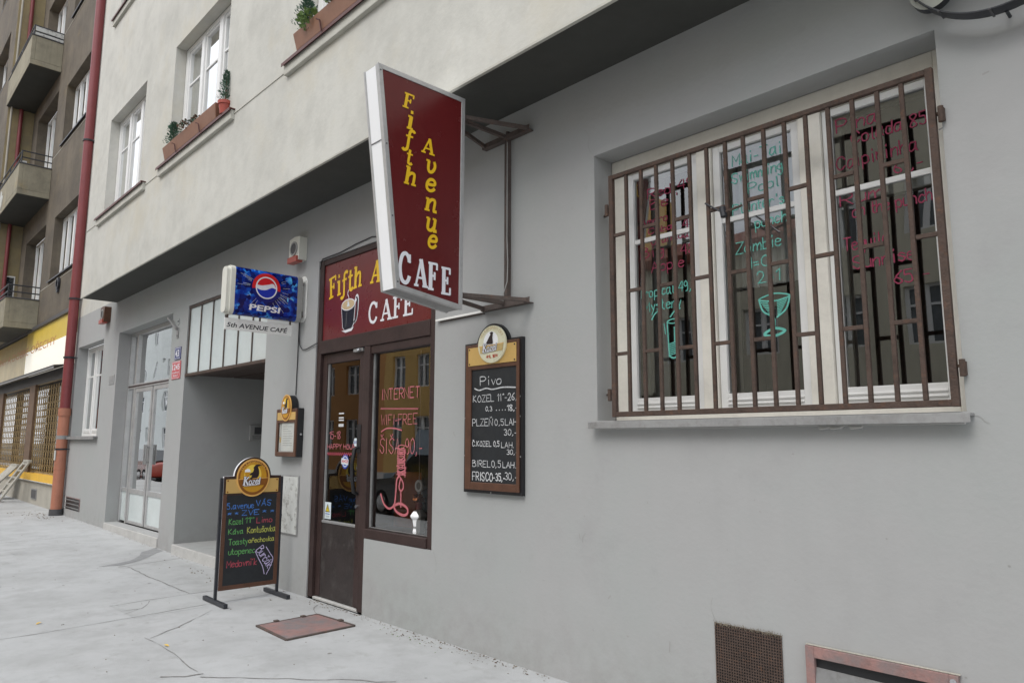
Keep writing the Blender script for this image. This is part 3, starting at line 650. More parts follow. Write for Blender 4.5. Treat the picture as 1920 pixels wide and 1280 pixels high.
# cocktail bowl
q.ribbon(W_, smooth_pts([(-2.10, 2.465), (-2.0, 2.49), (-1.905, 2.465), (-2.0, 2.445)], 6, True), .009, .002, 'mk_teal')
q.ribbon(W_, smooth_pts([(-2.10, 2.465), (-2.075, 2.39), (-2.01, 2.345), (-2.01, 2.28)]), .011, .0022, 'mk_teal'); q.ribbon(W_, smooth_pts([(-1.905, 2.465), (-1.93, 2.39), (-1.99, 2.345)]), .011, .0023, 'mk_teal')
for i in range(9):
    t = i / 9; q.ribbon(W_, [(-2.095 + .07 * t, 2.455 - .1 * t), (-2.05 + .04 * t, 2.45 - .1 * t)], .006, .0026, 'mk_teal'); q.ribbon(W_, [(-1.985, 2.44 - .09 * t), (-1.915 - .06 * t, 2.455 - .1 * t)], .006, .0026, 'mk_teal')
q.ribbon(W_, smooth_pts([(-2.075, 2.25), (-2.01, 2.28), (-1.945, 2.26), (-2.01, 2.235)], 6, True), .016, .002, 'mk_teal')
q.build('marker_writing', w, fix=False); q = MB()
for i, (t, a, b, h, wd) in enumerate([('Piña', -1.58, 3.36, .10, .22), ('Colada 85', -1.50, 3.27, .09, .38), ('Caipirinha', -1.59, 3.14, .095, .42), ('61,-', -1.29, 3.04, .08, .14), ('Rum', -1.58, 2.93, .085, .22), ('on the punch', -1.52, 2.85, .085, .40), ('Tequila', -1.58, 2.665, .09, .24), ('Sunrise', -1.54, 2.555, .09, .32), ('65,-', -1.33, 2.44, .085, .17)]): hand(q, W_, t.replace('ñ', 'n'), a, b, h * .8, 'mk_red', wd, seed=i + 40, width=.0068, **K)
q.build('marker_writing', w, fix=False)

q = MB()
for pts in ([(-3.365, .985), (-3.36, .955)], [(-3.31, .995), (-3.335, .965), (-3.335, .935)], [(-2.65, .42), (-2.655, .36)], [(-3.10, .62), (-3.12, .60)], [(-4.75, 1.69), (-4.745, 1.67), (-4.73, 1.66)], [(-1.0, 3.12), (-.985, 3.125)], [(-.80, 3.33), (-.775, 3.335)]): q.ribbon(FY(0), smooth_pts(pts), .007, .001, 'grey_plastic', jit=.4)
for i in range(26): q.disc(FY(0), RND.uniform(-4.9, -.4), RND.uniform(.3, 1.6), RND.uniform(.003, .007), RND.uniform(.003, .007), .0005, .001, 'grey_plastic', 7)
for pts in ([(-.955, 1.73), (-.93, 1.72), (-.915, 1.70), (-.90, 1.695)], [(-3.19, 3.64), (-3.24, 3.72), (-3.23, 3.80), (-3.27, 3.86)], [(-5.0, .70), (-4.96, .60), (-4.97, .52)], [(-2.33, .585), (-2.36, .66), (-2.35, .72)], [(-8.3, 1.4), (-8.28, 1.2), (-8.31, 1.0), (-8.27, .8)]): q.ribbon(FY(0), smooth_pts(pts, 6), .0028, .001, 'grey_plastic', jit=.6)
q.build('scuff_marks', B, fix=False)
# ---- house entrance
E_ = thing
ent = MB(); y = .21
for a, b, c, d in [(-14.798, -14.74, .167, 3.628), (-11.94, -11.882, .167, 3.628), (-14.74, -11.94, 3.565, 3.628), (-14.74, -11.94, 2.575, 2.655), (-14.40, -14.345, .167, 2.575), (-12.36, -12.305, .167, 2.575), (-14.40, -14.335, 2.655, 3.565), (-12.37, -12.305, 2.655, 3.565)]: ent.box(a, b, y, y + .07, c, d, 'alu')
ent.box(-14.74, -11.94, y - .004, y + .02, 2.60, 2.63, 'brown')
ED = ent.build('entrance_door', B, bevel=.004)
for k, (a, b) in enumerate([(-14.345, -13.37), (-13.335, -12.36)]):
    q = MB()
    for r in [(a + .004, a + .075, .18, 2.57), (b - .075, b - .004, .18, 2.57), (a + .075, b - .075, 2.50, 2.57), (a + .075, b - .075, .70, .78), (a + .075, b - .075, .18, .23)]: q.box(r[0], r[1], y + .012, y + .06, r[2], r[3], 'alu')
    q.build('leaf_frame', ED, bevel=.003)
    q = MB().quad([(a + .075, y + .035, .78), (b - .075, y + .035, .78), (b - .075, y + .035, 2.50), (a + .075, y + .035, 2.50)], 'glass'); q.build('pane', ED, fix=False)
    q = MB().box(a + .075, b - .075, y + .03, y + .05, .23, .70, 'milk'); q.build('kick_panel', ED)
    hx = b - .035 if k == 0 else a + .035
    q = MB().box(hx - .02, hx + .02, y - .05, y - .03, 1.22, 1.56, 'zinc').box(hx - .015, hx + .015, y - .032, y + .012, 1.25, 1.28, 'zinc').box(hx - .015, hx + .015, y - .032, y + .012, 1.50, 1.53, 'zinc'); q.build('handle', ED, bevel=.004)
q = MB()
for a, b, c, d in [(-14.74, -14.40, 2.655, 3.565), (-14.335, -12.37, 2.655, 3.565), (-12.305, -11.94, 2.655, 3.565), (-14.74, -14.40, .78, 2.575), (-12.305, -11.94, .78, 2.575)]: q.quad([(a, y + .035, c), (b, y + .035, c), (b, y + .035, d), (a, y + .035, d)], 'glass')
q.build('pane', ED, fix=False)
q = MB()
for a, b in ((-14.74, -14.40), (-12.305, -11.94)): q.box(a, b, y + .03, y + .05, .20, .72, 'milk').box(a, b, y + .01, y + .06, .72, .78, 'alu')
q.build('side_panel', ED)
q = MB(); room(q, -14.8, -11.88, .165, 3.63, .29, 3.5, 'room_dim'); q.build('hallway', ED, fix=False)
q = MB().box(-14.80, -11.88, -.02, .205, -.1, .160, 'stone'); q.build('entrance_step', B, bevel=.008)
# ---- passage with the glazed band above
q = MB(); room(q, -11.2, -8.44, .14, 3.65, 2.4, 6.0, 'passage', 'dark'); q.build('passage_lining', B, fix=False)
q = MB().box(-11.2, -8.44, -.03, 5.9, -.1, .138, 'stone'); q.build('passage_step', B, bevel=.008)
q = MB()
for i in range(9): yy = .12 + i * .62; q.box(-11.19, -8.45, yy, yy + .58, 2.60, 2.64, 'wood_dark')
q.build('passage_ceiling', B, bevel=.006)
q = MB().box(-11.198, -8.442, .0, .10, 2.575, 2.615, 'rust').box(-11.198, -8.442, .01, .06, 3.605, 3.648, 'darkrust')
for i in range(7):
    x = -11.18 + i * .4545; q.box(x - .011, x + .011, .015, .05, 2.615, 3.605, 'darkrust')
TW = q.build('transom_window', B, bevel=.002)
for i in range(6):
    x = -11.18 + i * .4545; q = MB().box(x + .011, x + .4435, .03, .036, 2.615, 3.605, 'milk'); q.build('pane', TW)

# ---- café front: brown frame, door, display window
y = .012
q = MB()
q.box(-7.178, -7.09, y, .10, .012, 3.598, 'brown').box(-7.09, -5.032, y, .10, 3.535, 3.598, 'brown').box(-5.115, -5.032, y, .10, .702, 3.535, 'brown')
q.box(-7.09, -5.115, y - .006, .10, 2.55, 2.695, 'brown').box(-6.205, -6.095, y - .003, .10, .012, 2.55, 'brown').box(-6.095, -5.115, y - .014, .10, .702, .79, 'brown')
q.box(-7.09, -6.205, y + .01, .09, -.02, .022, 'stone')
q.box(-6.095, -5.115, .02, .09, 2.47, 2.55, 'brown')
SF = q.build('shop_front_frame', B, bevel=.006)
q = MB().box(-6.09, -5.12, .035, .30, .79, .80, 'brown_dirty'); q.build('display_ledge', SF)
q = MB().quad([(-6.095, .07, .79), (-5.115, .07, .79), (-5.115, .07, 2.47), (-6.095, .07, 2.47)], 'glass_shop'); q.build('display_pane', SF, fix=False)
q = MB().box(-6.095, -6.080, .055, .069, .79, 2.47, 'zinc').box(-6.080, -5.115, .055, .069, .79, .802, 'zinc'); q.build('glazing_strip', SF)
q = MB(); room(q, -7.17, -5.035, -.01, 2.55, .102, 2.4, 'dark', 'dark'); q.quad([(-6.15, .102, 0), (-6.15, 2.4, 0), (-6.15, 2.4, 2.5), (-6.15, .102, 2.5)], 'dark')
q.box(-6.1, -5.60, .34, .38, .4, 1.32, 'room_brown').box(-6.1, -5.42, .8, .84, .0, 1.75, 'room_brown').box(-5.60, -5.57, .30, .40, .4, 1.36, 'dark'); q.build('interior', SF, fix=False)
P_ = FY(.066); q = MB()
hand(q, P_, 'INTERNET', -5.95, 2.01, .10, 'mk_pink', .62, seed=3, width=.0085); hand(q, P_, 'WIFI-FREE', -5.94, 1.77, .095, 'mk_pink', .58, seed=4, width=.0065); hand(q, P_, 'ŠIŠA-90,-', -5.96, 1.50, .14, 'mk_pink', .68, seed=5, width=.0085)
q.ribbon(P_, [(-5.96 + .012 * i, 1.925 + (.008 if i % 2 else -.004) - .0004 * i) for i in range(52)], .007, .002, 'mk_pink')
q.ribbon(P_, smooth_pts([(-5.94, 1.705), (-5.85, 1.735), (-5.72, 1.735), (-5.6, 1.715)]), .013, .002, 'mk_pink')
for i in range(26):
    z = 1.30 + i * .0105; q.ribbon(P_, smooth_pts([(-5.655 + RND.uniform(-.015, .015), z), (-5.60, z + RND.uniform(-.02, .02)), (-5.535 + RND.uniform(-.02, .02), z + .008)]), .008, .0022 + i * 2e-5, 'mk_pink')
q.ribbon(P_, [(-5.655, 1.54), (-5.64, 1.30)], .012, .003, 'mk_pink'); q.ribbon(P_, [(-5.55, 1.54), (-5.53, 1.29)], .012, .003, 'mk_pink')
q.ribbon(P_, smooth_pts([(-5.62, 1.30), (-5.66, 1.26), (-5.67, 1.16), (-5.69, 1.04), (-5.77, .995), (-5.86, 1.03), (-5.92, 1.12)]), .02, .0024, 'mk_pink')
q.ribbon(P_, smooth_pts([(-5.61, 1.29), (-5.56, 1.24), (-5.555, 1.19), (-5.59, 1.165), (-5.62, 1.20), (-5.60, 1.27)]), .017, .0027, 'mk_pink'); q.ribbon(P_, [(-5.59, 1.165), (-5.585, 1.02)], .018, .003, 'mk_pink')
q.ribbon(P_, smooth_pts([(-5.69, 1.02), (-5.60, 1.05), (-5.49, 1.02), (-5.48, .97), (-5.55, .95), (-5.65, .975)], 5, True), .024, .0033, 'mk_pink')
q.build('marker_writing', SF, fix=False)
# door leaf
q = MB(); yd = .045
q.box(-7.085, -6.995, yd, yd + .05, .03, 2.545, 'brown').box(-6.335, -6.21, yd, yd + .05, .03, 2.545, 'brown').box(-6.995, -6.335, yd + .001, yd + .05, 2.44, 2.545, 'brown').box(-6.995, -6.335, yd + .006, yd + .045, .03, .775, 'brown_dirty').box(-6.995, -6.335, yd + .001, yd + .05, .775, .80, 'zinc')
DR = q.build('cafe_door', B, bevel=.004)
q = MB().quad([(-6.995, yd + .03, .80), (-6.335, yd + .03, .80), (-6.335, yd + .03, 2.44), (-6.995, yd + .03, 2.44)], 'glass_door'); q.build('door_pane', DR, fix=False)
q = MB().box(-6.99, -6.975, yd + .012, yd + .03, .80, 2.44, 'zinc'); q.build('glazing_strip', DR)
q = MB().tube([(-6.31, yd, 1.56), (-6.31, yd - .045, 1.54), (-6.325, yd - .06, 1.40), (-6.315, yd - .06, 1.25), (-6.30, yd - .045, 1.12), (-6.30, yd, 1.10)], [.016, .02, .018, .018, .02, .016], 'black').box(-6.34, -6.27, yd - .006, yd + .002, 1.50, 1.78, 'black'); q.build('handle', DR, smooth=True)
q = MB().tube([(-6.3, yd, .98), (-6.3, yd - .02, .98)], .017, 'chrome'); q.build('lock', DR)
D_ = FY(yd + .026); q = MB()
hand(q, D_, '15-18', -6.93, 1.64, .075, 'mk_pink', .22, seed=8, width=.008); hand(q, D_, 'HAPPY HOUR', -6.97, 1.535, .05, 'mk_pink', .56, seed=9, width=.0075)
q.ribbon(D_, [(-6.975 + i * .021, 1.485 + (.014 if i % 2 else -.014)) for i in range(28)], .009, .002, 'ch_red'); q.build('marker_writing', DR, fix=False)
q = MB().fquad(D_, -6.985, -6.85, .815, .985, .002, 'st_white'); q.prism(D_, [(-6.965, .885), (-6.872, .885), (-6.918, .968)], .0025, .003, 'black'); q.prism(D_, [(-6.951, .893), (-6.886, .893), (-6.918, .951)], .0032, .0036, 'st_yellow'); q.ribbon(D_, [(-6.918, .938), (-6.914, .918), (-6.921, .918), (-6.918, .902)], .005, .004, 'black')
q.fbox(D_, -6.965, -6.872, .862, .870, .0025, .003, 'st_blue').fbox(D_, -6.955, -6.88, .842, .847, .0025, .003, 'grey_plastic').fbox(D_, -6.955, -6.88, .832, .836, .0025, .003, 'grey_plastic'); o = q.build('sticker', DR); o['label'] = 'white sticker with yellow warning triangle'
q = MB().disc(D_, -6.60, 1.41, .066, .075, .001, .002, 'st_blue').ring(D_, -6.60, 1.41, .046, .056, .0022, .003, 'st_white').prism(D_, [(-6.675, 1.385), (-6.535, 1.375), (-6.53, 1.43), (-6.67, 1.445)], .0034, .004, 'st_white'); sans(q, D_, 'AHOJ!', -6.665, 1.387, .128, .042, 'lg_red', .0048, bold=.02); o = q.build('sticker', DR, fix=False); o['label'] = 'round blue sticker with red lettering on a white band'
q = MB().disc(D_, -6.375, 1.605, .042, .046, .0205, .0225, 'st_white', 6); sans(q, D_, 'BAR', -6.405, 1.59, .06, .03, 'st_blue', .0235); o = q.build('sticker', DR, fix=False); o['label'] = 'small white label above the handle'
q = MB()
for i, z in enumerate((1.895, 1.85, 1.825, 1.78, 1.765)): q.fbox(D_, -6.755, -6.655, z, z + .014, .002, .0025, 'ch_white')
q.build('opening_hours', DR)
q = MB().box(-6.42, -6.24, yd - .03, yd, 2.515, 2.545, 'zinc').bar((-6.33, yd - .03, 2.53), (-6.27, yd - .045, 2.53), .02, .02, 'chrome'); q.build('door_closer', DR)

# ================================================================== signs and fittings on the wall
def beer_badge(root, F, a, b, ra, rb, c, style='amber', tilt=.06, depth=.012):
    """oval enamel badge with a seated dark goat, a mug and a white script on a ribbon"""
    k = ra / .172; q = MB(); n = 48
    ed, o_, i_, rib = ('badge_edge', 'badge_brown', 'badge_amber', 'badge_brown') if style == 'amber' else ('badge_cream', 'badge_tan', 'badge_cream', 'badge_tan')
    q.disc(F, a, b, ra, rb, c, c + depth, ed, n)
    q.disc(F, a, b, ra * .92, rb * .92, c + depth, c + depth + .0012, o_ if style == 'amber' else 'badge_cream', n)
    q.disc(F, a, b + rb * .03, ra * .80, rb * .80, c + depth + .001, c + depth + .0022, i_, n)
    q.disc(F, a - ra * .05, b + rb * .14, ra * .52, rb * .55, c + depth + .002, c + depth + .003, 'badge_yellow' if style == 'amber' else 'ceramic', n)
    body = q.build('badge', root)
    z = c + depth + .0035
    q = MB()
    # ring of small letters
    txt = 'VELKOPOPOVICKY'
    for i, ch in enumerate(txt):
        w = math.radians(150 - i * 120 / (len(txt) - 1)); rr = .84; g, gw = _glyph(ch)
        ox, oy = a + ra * rr * math.cos(w), b + rb * rr * math.sin(w); th = w - math.pi / 2; s = .024 * k
        for st in g: q.ribbon(F, [(ox + (p[0] - .3) * s * math.cos(th) - (p[1] - .3) * s * math.sin(th), oy + (p[0] - .3) * s * math.sin(th) + (p[1] - .3) * s * math.cos(th)) for p in st], .0035 * k, z, 'badge_edge' if style == 'amber' else 'badge_tan')
    # ribbon
    m = rb * .92
    q.prism(F, [(a - ra * .86, b - rb * .06), (a + ra * .86, b - rb * .01), (a + ra * .80, b - rb * .40), (a - ra * .80, b - rb * .45)], z, z + .001, rib)
    q.prism(F, [(a - ra * .9, b - rb * .06), (a + ra * .9, b - rb * .01), (a + ra * .9, b - rb * .04), (a - ra * .9, b - rb * .09)], z + .001, z + .0018, 'badge_edge')
    # seated goat, seen from the side, looking left
    g = [(-.04, -.04), (.20, -.02), (.30, .08), (.33, .24), (.30, .42), (.24, .55), (.27, .60), (.40, .64), (.52, .62), (.36, .70), (.20, .70), (.10, .68), (.02, .60), (-.04, .52), (.0, .46), (-.02, .38), (-.06, .30), (-.18, .24), (-.28, .16), (-.20, .12), (-.10, .14), (-.14, .04), (-.26, -.06), (-.14, -.08)]
    if style != 'amber': g = [(-.42, .02), (.10, .0), (.12, .12), (.08, .34), (.10, .52), (.14, .62), (.02, .66), (-.10, .62), (-.06, .52), (-.14, .40), (-.24, .26), (-.34, .12)]
    q.prism(F, [(a + x * ra, b + y * rb) for x, y in g], z + .0005, z + .0022, 'goat')
    # mug
    if style == 'amber':
        q.prism(F, [(a + x * ra, b + y * rb) for x, y in [(-.50, -.02), (-.28, -.02), (-.24, .32), (-.54, .32)]], z + .001, z + .002, 'badge_amber'); q.prism(F, [(a + x * ra, b + y * rb) for x, y in [(-.56, .30), (-.22, .30), (-.24, .44), (-.38, .48), (-.54, .42)]], z + .002, z + .0028, 'ceramic')
    # script with dark edge
    h = rb * .36; x0, y0 = a - ra * .66, b - rb * .40
    for pas, (mm, ft, cc) in enumerate((('ink', 1.75, .003), ('white', 1.0, .0042))):
        x = x0
        for ch, hk in (('K', 1.3), ('o', 1.0), ('z', 1.0), ('e', 1.0), ('l', 1.0)):
            x += serif(q, F, ch, x, y0 + (x - x0) * tilt, h * hk, mm, .92 * (ra / rb) * 1.02, .12, z + cc, fat=ft) * .98
        q.ribbon(F, [(x0 + ra * .1, y0 - rb * .03), (x - ra * .05, y0 + (x - x0) * tilt - rb * .03)], h * (.16 if pas == 0 else .08), z + cc, mm)
    if style != 'amber': hand(q, F, 'ANL 1874', a - ra * .36, b - rb * .72, rb * .14, 'redink', ra * .8, c=z, seed=2, width=.006 * k)
    q.build('emblem', body, fix=False)
    return body

def chalk_arch(a0, a1, zt, ac, ar, zc, n=24):
    """outline top edge of a board with a round head"""
    return [(ac + ar * math.cos(math.pi * t / n), zc + ar * math.sin(math.pi * t / n)) for t in range(n + 1)]

# --- wall chalkboard
T = thing('menu_board', 'narrow wall chalkboard headed Pivo with white prices and a cream round badge', 'menu board', (-4.23, 0, 1.21))
F = FY(0.0); ar = .198
head = [(-4.035, 2.405)] + [(-4.232 + ar * math.cos(w), 2.345 + ar * math.sin(w)) for w in [math.radians(18 + i * 144 / 22) for i in range(23)]] + [(-4.43, 2.405)]
q = MB().prism(F, [(-4.57, 1.212), (-3.893, 1.212), (-3.893, 2.405)] + head + [(-4.57, 2.405)], .002, .034, 'black'); q.build('backing', T, bevel=.003)
q = MB()
q.fbox(F, -4.545, -4.475, 1.235, 2.39, .034, .050, 'wood').fbox(F, -3.945, -3.915, 1.235, 2.39, .034, .050, 'wood').fbox(F, -4.475, -3.945, 1.235, 1.295, .034, .049, 'wood').fbox(F, -4.475, -3.945, 2.185, 2.39, .034, .049, 'wood')
q.prism(F, [(-4.05, 2.392)] + [(-4.232 + .172 * math.cos(w), 2.345 + .172 * math.sin(w)) for w in [math.radians(18 + i * 144 / 22) for i in range(23)]] + [(-4.415, 2.392)], .034, .048, 'wood'); q.build('board_frame', T, bevel=.004)
q = MB().fbox(F, -4.475, -3.945, 1.295, 2.185, .034, .038, 'slate'); q.build('slate', T)
q = MB().fbox(F, -4.505, -3.94, 2.218, 2.365, .050, .0535, 'gold')
for a_ in (-4.49, -3.957):
    for b_ in (2.232, 2.350): q.disc(F, a_, b_, .007, .007, .0535, .056, 'ink', 10)
q.build('plate', T)
beer_badge(T, F, -4.205, 2.372, .163, .148, .054, 'cream', depth=.014)
q = MB(); C = FY(-.0385); A_ = dict(m='ch_white', c=.0015)
for i, (t, a, b, h, wd, lw) in enumerate([('Pivo', -4.37, 2.055, .085, .25, .011), ('KOZEL 11°-26,', -4.455, 1.925, .082, .51, .0095), ('0,3', -4.30, 1.85, .055, .075, .0095), ('18,-', -4.05, 1.845, .07, .115, .011), ('PLZEŇ', -4.46, 1.735, .085, .24, .009), ('0,5', -4.19, 1.735, .075, .10, .008), ('LAH', -4.075, 1.735, .075, .135, .0085), ('30,-', -4.085, 1.66, .07, .14, .0085), ('Č.KOZEL 0,5', -4.46, 1.575, .062, .32, .0095), ('LAH.', -4.115, 1.565, .065, .14, .008), ('30,-', -4.055, 1.515, .058, .12, .008), ('BIREL', -4.455, 1.415, .075, .21, .0085), ('0,5', -4.225, 1.415, .08, .10, .0085), ('LAH.', -4.10, 1.415, .068, .15, .0085), ('FRISCO', -4.455, 1.308, .10, .24, .012), ('-35,-', -4.205, 1.315, .085, .13, .013), ('30,-', -4.075, 1.325, .085, .135, .008)]):
    hand(q, C, t, a, b, h * (.8 if i == 0 else .64), w=wd, width=lw * .62, seed=i + 60, **A_)
q.ribbon(C, smooth_pts([(-4.44, 2.035), (-4.38, 2.018), (-4.3, 2.030), (-4.22, 2.018), (-4.1, 2.028), (-3.96, 2.020)]), .010, .0015, 'ch_white')
for i in range(4): q.disc(C, -4.175 + i * .034, 1.853, .005, .005, .001, .002, 'ch_white', 8)
q.build('chalk_writing', T, fix=False)
q = MB()
for a_, b_ in ((-3.915, 1.8), (-3.915, 1.95), (-4.56, 1.8), (-4.56, 1.5), (-4.24, 1.22), (-3.91, 1.5)): q.disc(F, a_, b_, .006, .006, .034, .037, 'zinc', 8)
q.build('screw', T)

# --- glazed menu case with round head
T = thing('menu_case', 'dark wooden glazed menu case on the pier with a protruding round badge', 'menu case', (-7.63, 0, 1.44))
q = MB().fbox(F, -7.88, -7.385, 1.442, 1.978, .002, .072, 'black').disc(F, -7.625, 1.985, .118, .142, .012, .082, 'black', 40); q.build('case', T, bevel=.004)
q = MB(); fy = .072
for r in [(-7.875, -7.825, 1.447, 1.973), (-7.435, -7.39, 1.447, 1.973)]: q.fbox(F, *r, fy, fy + .018, 'wood')
q.fbox(F, -7.825, -7.435, 1.447, 1.497, fy, fy + .017, 'wood').fbox(F, -7.825, -7.435, 1.82, 1.973, fy, fy + .017, 'wood'); q.build('case_door', T, bevel=.004)
q = MB().fbox(F, -7.815, -7.435, 1.497, 1.82, .0725, .074, 'oldwhite').fbox(F, -7.755, -7.445, 1.505, 1.812, .0745, .076, 'paper').fbox(F, -7.80, -7.765, 1.60, 1.66, .0745, .0755, 'badge_tan')
for i in range(9): q.fbox(F, -7.72, -7.72 + RND.uniform(.12, .24), 1.775 - i * .026, 1.779 - i * .026, .0762, .0764, 'grey_plastic')
q.build('menu_sheet', T)
q = MB().fquad(F, -7.825, -7.435, 1.497, 1.82, .084, 'acryl'); q.build('case_pane', T, fix=False)
q = MB().fbox(F, -7.845, -7.41, 1.85, 1.935, .0895, .092, 'gold'); q.build('plate', T)
beer_badge(T, F, -7.625, 1.985, .118, .148, .090, 'amber', depth=.012)
q = MB().tube([(-7.383, -.04, 1.69), (-7.365, -.04, 1.69)], .012, 'chrome'); q.build('lock', T)

# --- pavement board on two feet
T = thing('pavement_sign', 'double footed pavement chalkboard with coloured chalk menu and round amber badge', 'pavement sign', (-7.48, -.51, 0))
ex, ey = .0145, .9999
FA = Frame((-7.484, -.818, 0), (ex, ey, 0), (0, 0, 1), (ey, -ex, 0))
q = MB()
for a_ in (-.012, .632):
    q = MB().fbox(FA, a_ - .014, a_ + .014, .03, 1.24, -.014, .014, 'blacksteel'); q.build('post', T, bevel=.003)
for a_ in (-.012, .632):
    q = MB().fbox(FA, a_ - .020, a_ + .020, .004, .044, -.285, .285, 'blacksteel'); q.build('foot', T, bevel=.004)
arch = [(.305 + .196 * math.cos(w), 1.250 + .196 * math.sin(w)) for w in [math.radians(2 + i * 176 / 28) for i in range(29)]]
q = MB().prism(FA, [(.004, .125), (.618, .125), (.618, 1.253)] + arch + [(.004, 1.253)], -.016, .016, 'wood_dark', 'white'); BD = q.build('board', T, bevel=.003)
q = MB()
for r in [(.004, .045, .125, 1.07), (.577, .618, .125, 1.07), (.045, .577, .125, .168)]: q.fbox(FA, *r, .016, .022, 'wood')
q.build('board_frame', T, bevel=.003)
q = MB().fbox(FA, .045, .577, .168, 1.06, .0165, .0185, 'slate'); q.build('slate', T)
q = MB().fbox(FA, .028, .588, 1.082, 1.225, .018, .021, 'gold')
for a_ in (.045, .57):
    for b_ in (1.097, 1.21): q.disc(FA, a_, b_, .009, .009, .021, .023, 'badge_brown', 10)
q.build('plate', T)
beer_badge(T, FA, .306, 1.236, .176, .194, .0215, 'amber', depth=.008)
q = MB(); CF = Frame(FA.p(0, 0, .0188), FA.u, FA.v, FA.n)
for i, (t, a, b, h, wd, m, lw) in enumerate([('5.avenue', .05, .925, .085, .28, 'ch_blue', .011), ('VÁS', .355, .94, .085, .16, 'ch_blue', .012), ('* *', .06, .86, .05, .11, 'ch_blue', .010), ('ZVE', .21, .855, .075, .18, 'ch_blue', .012), ('* *', .43, .865, .05, .12, 'ch_blue', .010), ('Kozel', .078, .768, .085, .145, 'ch_green', .011), ('11"', .245, .775, .08, .09, 'ch_green', .013), ('Limo', .37, .768, .08, .165, 'ch_red', .011), ('Káva', .08, .672, .075, .15, 'ch_green', .011), ('Kontušovka', .275, .67, .09, .30, 'ch_yellow', .011), ('Toasty', .085, .565, .085, .20, 'ch_green', .011), ('ořechovka', .296, .572, .07, .27, 'ch_yellow', .011), ('utopenec', .09, .468, .085, .275, 'ch_green', .011), ('Medovník', .078, .345, .095, .31, 'ch_red', .012)]):
    hand(q, CF, t, a, b, h * .68, m, wd, width=lw * .60, seed=i + 90, c=.0012)
hand(q, CF, 'Burčák', .378, .49, .085, 'ch_lilac', .235, width=.0075, ang=math.radians(-56), seed=4)
q.ribbon(CF, smooth_pts([(.37, .48), (.41, .40), (.455, .32), (.478, .24)]), .007, .0014, 'ch_lilac'); q.ribbon(CF, smooth_pts([(.485, .515), (.535, .44), (.565, .39), (.545, .32), (.50, .235)]), .007, .0014, 'ch_lilac')
q.build('chalk_writing', T, fix=False)

# --- café panel above the door
T = thing('cafe_fascia', 'maroon panel above the café door with a painted steaming cup', 'shop sign', (-6.1, .0, 2.7))
F3 = FY(.028)
q = MB().fbox(F3, -7.088, -5.117, 2.697, 3.533, -.02, .0, 'maroon2'); q.build('panel', T)
q = MB(); x, base = -6.985, 3.13
h = .235
word = 'Fifth'; x = -6.985
for ch in word:
    t = (x + 6.985) / .7; x += serif(q, F3, ch, x, 3.135 + .055 * min(1, t * 1.1), h, 'yellow', 1.0, .10, rot=math.radians(10 - 9 * t), fat=1.0) * 1.0
x = -6.16
for ch in 'Avenue': t = (x + 6.16) / .95; x += serif(q, F3, ch, x, 3.185 - .06 * t * t, h, 'yellow', .95, .10, rot=math.radians(-2 - 9 * t), fat=1.05) * .96
x = -6.19
for ch, d in zip('CAFE', (0, .235, .435, .61)): serif(q, F3, ch, -6.185 + d, 2.775, .215, 'white', 1.08, 0, fat=.95)
q.build('lettering', T, fix=False)
q = MB()
cup = [(-6.70, 3.015), (-6.665, 2.80), (-6.625, 2.765), (-6.49, 2.775), (-6.455, 2.82), (-6.435, 3.035)]
q.prism(F3, [(a + (a + 6.57) * .08, b + (b - 2.9) * .05) for a, b in cup], .0015, .003, 'white'); q.prism(F3, cup, .0032, .0045, 'ink')
q.disc(F3, -6.567, 3.03, .135, .062, .0047, .0055, 'white', 32); q.disc(F3, -6.567, 3.03, .122, .052, .0056, .0064, 'coffee', 32)
q.ribbon(F3, smooth_pts([(-6.44, 2.83), (-6.405, 2.87), (-6.385, 2.98), (-6.385, 3.07), (-6.405, 3.10), (-6.43, 3.05)]), .036, .0016, 'white'); q.ribbon(F3, smooth_pts([(-6.44, 2.83), (-6.405, 2.87), (-6.388, 2.98), (-6.388, 3.065), (-6.408, 3.085)]), .018, .0066, 'ink')
q.prism(F3, [(-6.69, 2.765), (-6.60, 2.735), (-6.48, 2.745), (-6.44, 2.785), (-6.50, 2.765), (-6.62, 2.76)], .0048, .0058, 'white')
q.prism(F3, [(-6.61, 2.80), (-6.59, 2.80), (-6.58, 2.95), (-6.60, 2.95)], .0048, .0055, 'darkgrey')
q.ribbon(F3, smooth_pts([(-6.565, 3.02), (-6.575, 3.06), (-6.555, 3.10), (-6.58, 3.145), (-6.565, 3.185)]), .012, .0068, 'steam'); q.prism(F3, [(-6.59, 3.01), (-6.535, 3.01), (-6.55, 3.05), (-6.57, 3.065)], .0066, .0072, 'st_white')
q.build('coffee_cup', T)

# --- projecting maroon box sign
T = thing('projecting_sign', 'tall maroon box sign with stacked yellow letters on rusty wall brackets', 'shop sign', (-4.1, -.9, 2.6))
X0, X1 = -4.165, -3.985
FS = FX(X1)
outer = [(-1.128, 2.628), (-.552, 2.552), (-.548, 4.172), (-1.322, 4.172)]
def inset(P, d):
    n = len(P); out = []
    for i in range(n):
        p, a, b = Vector(P[i]), Vector(P[i - 1]), Vector(P[(i + 1) % n]); e0 = (p - a).normalized(); e1 = (b - p).normalized()
        n0, n1 = Vector((-e0.y, e0.x)), Vector((-e1.y, e1.x)); k = (n0 + n1); k = k / (k.length ** 2) * 2
        out.append(tuple(p + k * d))
    return out
def edge_frame(mb, F, P, d, c0, c1, m):
    I = inset(P, d); n = len(P)
    for i in range(n):
        j = (i + 1) % n
        mb.hexa([F.p(*P[i], c0), F.p(*P[j], c0), F.p(*I[j], c0), F.p(*I[i], c0), F.p(*P[i], c1), F.p(*P[j], c1), F.p(*I[j], c1), F.p(*I[i], c1)], m)
q = MB(); edge_frame(q, FS, outer, .034, -.012, .004, 'alu')
